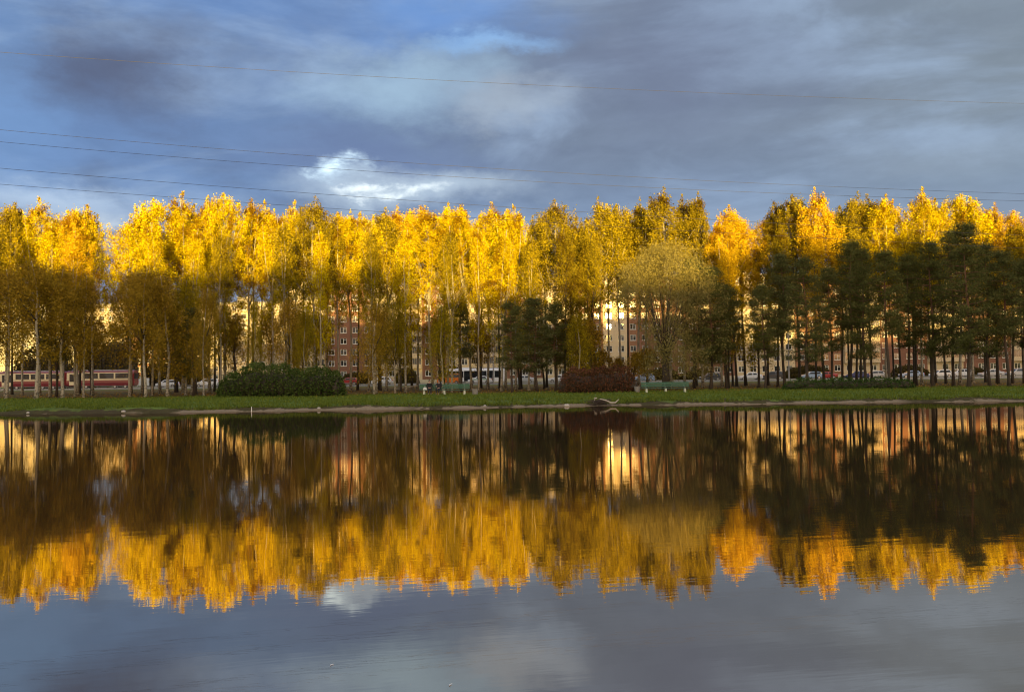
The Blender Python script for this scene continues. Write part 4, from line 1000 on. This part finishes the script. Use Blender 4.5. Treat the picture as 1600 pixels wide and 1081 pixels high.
def person(px, label, coat, hair, turn, long_hair, armpose):
    x = X(px, bY); o = thing('person', label, 'person', (x, bY-.02, bg_), rad(turn))
    s = 1.0; hipz = .53
    def arm(sd):
        sh = (sd*.19, .10, 1.02); 
        if armpose == 'lap': el = (sd*.26, -.02, .78); wr = (sd*.10, -.24, .66)
        elif sd < 0: el = (sd*.28, -.06, .80); wr = (sd*.20, -.26, .80)
        else: el = (sd*.26, .0, .78); wr = (sd*.10, -.22, .64)
        return sh, el, wr
    ch = [[(0, .08, hipz, (.15, .12)), (0, .09, .72, (.13, .10)), (0, .10, .95, (.16, .10)), (0, .10, 1.05, (.09, .07)), (0, .09, 1.13, .052), (0, .075, 1.20, .075), (0, .07, 1.27, (.085, .098)), (0, .08, 1.345, (.06, .075))]]
    for sd in (-1, 1):
        sh, el, wr = arm(sd)
        hd = (wr[0]-sd*.045, wr[1]-.055, wr[2]-.01)
        ch.append([(0, .10, .95, (.16, .10)), (*sh, .055), (*el, .042), (*wr, .028), (*hd, (.040, .018))])
        for k in range(4):                    # fingers, curled
            off = (k-1.5)*.020; L_ = (.060, .072, .068, .052)[k]
            b0 = (hd[0]-sd*.028, hd[1]-.022+off*.2, hd[2]+off); b1_ = (b0[0]-sd*L_*.5, b0[1]-L_*.35, b0[2]-.004); b2_ = (b1_[0]-sd*L_*.20, b1_[1]+L_*.05, b1_[2]-L_*.35)
            ch.append([(*hd, (.040, .018)), (*b0, .010), (*b1_, .0085), (*b2_, .007)])
        ch.append([(*hd, (.040, .018)), (hd[0]+sd*.004, hd[1]-.030, hd[2]+.035, .011), (hd[0]-sd*.015, hd[1]-.055, hd[2]+.050, .009)])
        ch.append([(0, .08, hipz, (.15, .12)), (sd*.10, .02, hipz, .080), (sd*.12, -.38, .52, .058), (sd*.12, -.42, .14, .038), (sd*.12, -.53, .05, .035)])
    ch.append([(0, .07, 1.27, (.085, .098)), (0, -.030, 1.245, .014)])      # nose
    skin_obj('body', ch, M['skin'], o, 1)
    # face marks
    f = MB()
    for sd in (-1, 1): f.ell((sd*.033, -.020, 1.275), (.014, .008, .008), 0, 8, 6)
    f.build('eyes', M['hair_dark'], o)
    f = MB(); f.ell((0, -.012, 1.208), (.026, .010, .008), 0, 8, 6); f.build('mouth', M['tail'], o)
    # coat over torso and arms
    cc = [[(0, .08, .50, (.20, .17)), (0, .09, .72, (.17, .135)), (0, .10, .95, (.19, .125)), (0, .10, 1.06, (.10, .085)), (0, .09, 1.10, .070)]]
    for sd in (-1, 1):
        sh, el, wr = arm(sd)
        wr2 = tuple(wr[i]+(el[i]-wr[i])*.12 for i in range(3))
        cc.append([(0, .10, .95, (.19, .125)), (*sh, .078), (*el, .062), (*wr2, .048)])
        cc.append([(0, .08, .50, (.20, .17)), (sd*.11, -.02, .52, .115), (sd*.12, -.22, .525, .095)])
    skin_obj('coat', cc, M[coat], o, 1)
    tt = []
    for sd in (-1, 1):
        t_ = [(sd*.12, -.20, .525, .085), (sd*.12, -.38, .525, .072), (sd*.12, -.42, .30, .058), (sd*.12, -.42, .13, .052)]
        skin_obj('trouser_leg', [t_], M['trouser'], o, 1)
        skin_obj('boot', [[(sd*.12, -.42, .15, .056), (sd*.12, -.43, .055, .050), (sd*.12, -.56, .045, .040)]], M['boot'], o, 1)
    h = MB(); h.ell((0, .095, 1.295), (.098, .105, .105), 0, 14, 9)
    if long_hair: h.rings([[(w*math.cos(a), .115+d*math.sin(a), z) for a in [2*math.pi*k/12 for k in range(12)]] for w, d, z in ((.098, .075, 1.30), (.10, .07, 1.18), (.09, .055, 1.06), (.06, .03, .98))])
    h.build('hair', M[hair], o, smooth=True)
    return o
person(671, 'person in a black coat sitting on the bench, left of the two', 'coat_black', 'hair_dark', 6, False, 'lap')
person(685.5, 'person in a dark jacket on the bench, one hand raised, right of the two', 'coat_dark', 'hair_brown', -12, True, 'raise')
def bag(px):
    x = X(px, bY); b = MB()
    o = thing('bag', 'small white bag on the bench beside the person in black', 'bag', (x, bY-.02, bg_+.447))
    b.rings([[(-.17, -.10, 0), (.17, -.10, 0), (.17, .10, 0), (-.17, .10, 0)], [(-.19, -.11, .10), (.19, -.11, .10), (.19, .11, .10), (-.19, .11, .10)], [(-.13, -.04, .23), (.12, -.04, .25), (.12, .04, .25), (-.13, .04, .23)]])
    b.build('pouch', M['bag'], o, bevel=.03)
    h = MB(); h.tube([(-.08, 0, .22), (-.05, 0, .33), (.05, 0, .34), (.08, 0, .23)], .010, 6); h.build('handle', M['bag'], o)
bag(664)

# ------------------------------------------------------------------ small things on the bank
def stone(px, t, r, label):
    Y = 66; x = X(px, Y); y = shore_y(x)+t; x = X(px, y); rd = random.Random(int(px))
    b = MB(); b.ell((0, 0, 0), (r, r*.8, r*.6), 0, 10, 7, .25, rd)
    o = b.build('stone', M['stone'], smooth=True); o.location = (x, y, gz(x, y)+r*.25); tag(o, label, 'stone', 'pale stones at the water\'s edge')
stone(885, .15, .21, 'round pale stone at the water\'s edge left of the driftwood')
stone(193, .3, .16, 'pale stone at the water\'s edge below the tram')
stone(44, .2, .13, 'small pale stone at the water\'s edge at far left')
stone(757, .9, .12, 'small pale stone on the sand below the litter bin')
stone(498, .8, .13, 'small pale stone on the sand below the green hedge')
def driftwood():
    px = 940; Y = shore_y(X(px, 67))+.5; x = X(px, Y); g = gz(x, Y)
    o = thing('driftwood_pile', 'dark heap of dead branches with one bleached bough at the water\'s edge', 'driftwood', (x, Y, g))
    rd = random.Random(3); b = MB()
    for i in range(55):
        a = rd.uniform(0, 6.28); L = rd.uniform(.3, 1.0); c = (rd.gauss(-.25, .30), rd.gauss(0, .25), rd.uniform(.02, .40))
        b.tube([(c[0]-math.cos(a)*L, c[1]-math.sin(a)*L*.5, max(.0, c[2]-rd.uniform(-.1, .25))), c, (c[0]+math.cos(a)*L*.6, c[1]+math.sin(a)*L*.4, c[2]+rd.uniform(-.1, .2))], [.012, .026, .008], 5)
    b.build('branches', M['twig'], o)
    b = MB(); b.tube([(-.2, -.3, .45), (.25, -.35, .36), (.6, -.4, .18), (.95, -.4, .18), (1.2, -.4, .42)], [.05, .05, .06, .05, .03], 8); b.build('bleached_bough', M['log'], o, smooth=True)
    b = MB(); b.ell((-.5, -.1, .52), (.12, .08, .06), 0, 8, 6, .3, rd); b.tube([(-.7, -.1, .1), (-.5, -.1, .50)], .025, 6); b.build('pale_stump', M['log'], o)
driftwood()
def fallen_log():
    Y = 112; x = X(634, Y); g = gz(x, Y)
    b = MB(); b.tube([(-1.2, 0, .15), (0, .1, .38), (1.5, .1, .62)], [.13, .10, .06], 8); b.tube([(.2, .1, .40), (.9, -.2, .35)], [.05, .03], 6)
    o = b.build('fallen_log', M['log'], smooth=True); o.location = (x, Y, g); tag(o, 'leaning pale fallen log under the trees, left of the couple', 'log')
fallen_log()
def stick(px):
    y0 = shore_y(X(px, 66)); x = X(px, y0); b = MB(); b.tube([(0, 0, -.2), (.02, 0, .22), (.0, 0, .34)], [.03, .03, .02], 6)
    o = b.build('marker_stick', M['white_paint']); o.location = (x, y0-.3, .02); tag(o, 'short white stick standing at the water\'s edge below the green hedge', 'stick')
stick(394.5)

def feather(px, py, label, L=.035):
    d = ray(px, py); q = Vector((0, 0, CAM_H)) + d*(-CAM_H/d.z)
    b = MB(); n = 7; pts = [(-L/2+L*i/(n-1), .012*math.sin(math.pi*i/(n-1))) for i in range(n)]
    b.rings([[(x, y-.006*math.sin(math.pi*(i+.5)/n), .004), (x, y+.006*math.sin(math.pi*(i+.5)/n), .004), (x, y, .007)] for i, (x, y) in enumerate(pts)])
    o = b.build('feather', M['bag']); o.location = (q.x, q.y, 0); o.rotation_euler = (0, 0, rad(px % 90)); tag(o, label, 'feather')
feather(519, 1039, 'tiny white feather floating on the near water, left of the middle')
feather(705, 1070, 'tiny white feather floating at the bottom edge of the water', .045)

# ------------------------------------------------------------------ overhead lines
def wire(pts, label, r):
    # pts: (px, py) along the cable; it runs away from the viewer towards the right
    b = MB(); P3 = []
    xs = [p[0] for p in pts]; ys = [p[1] for p in pts]; c = np.polyfit(xs, ys, min(2, len(pts)-1))
    for px in range(-400, 2001, 60):
        u = (px+400)/2400; Y = 46+30*u; P3.append(P(px, float(np.polyval(c, px)), Y))
    b.tube(P3, r, 6); o = b.build('power_line', M['wire'], smooth=True)
    tag(o, label, 'power line', 'overhead power lines')
wire([(0, 82), (500, 115), (1000, 141), (1600, 162)], 'topmost power line, high above the others in the clouds', .0095)
wire([(0, 203), (500, 245), (1000, 277), (1600, 303)], 'second power line from the top', .0095)
wire([(0, 222), (500, 262), (1000, 293), (1600, 314)], 'third power line from the top, just under the second', .0095)
wire([(0, 263), (400, 296), (830, 326), (1600, 368)], 'fourth power line from the top, brushing the treetops', .010)
wire([(0, 288), (400, 318), (830, 346), (1600, 388)], 'lowest power line, crossing in front of the crowns', .0095)
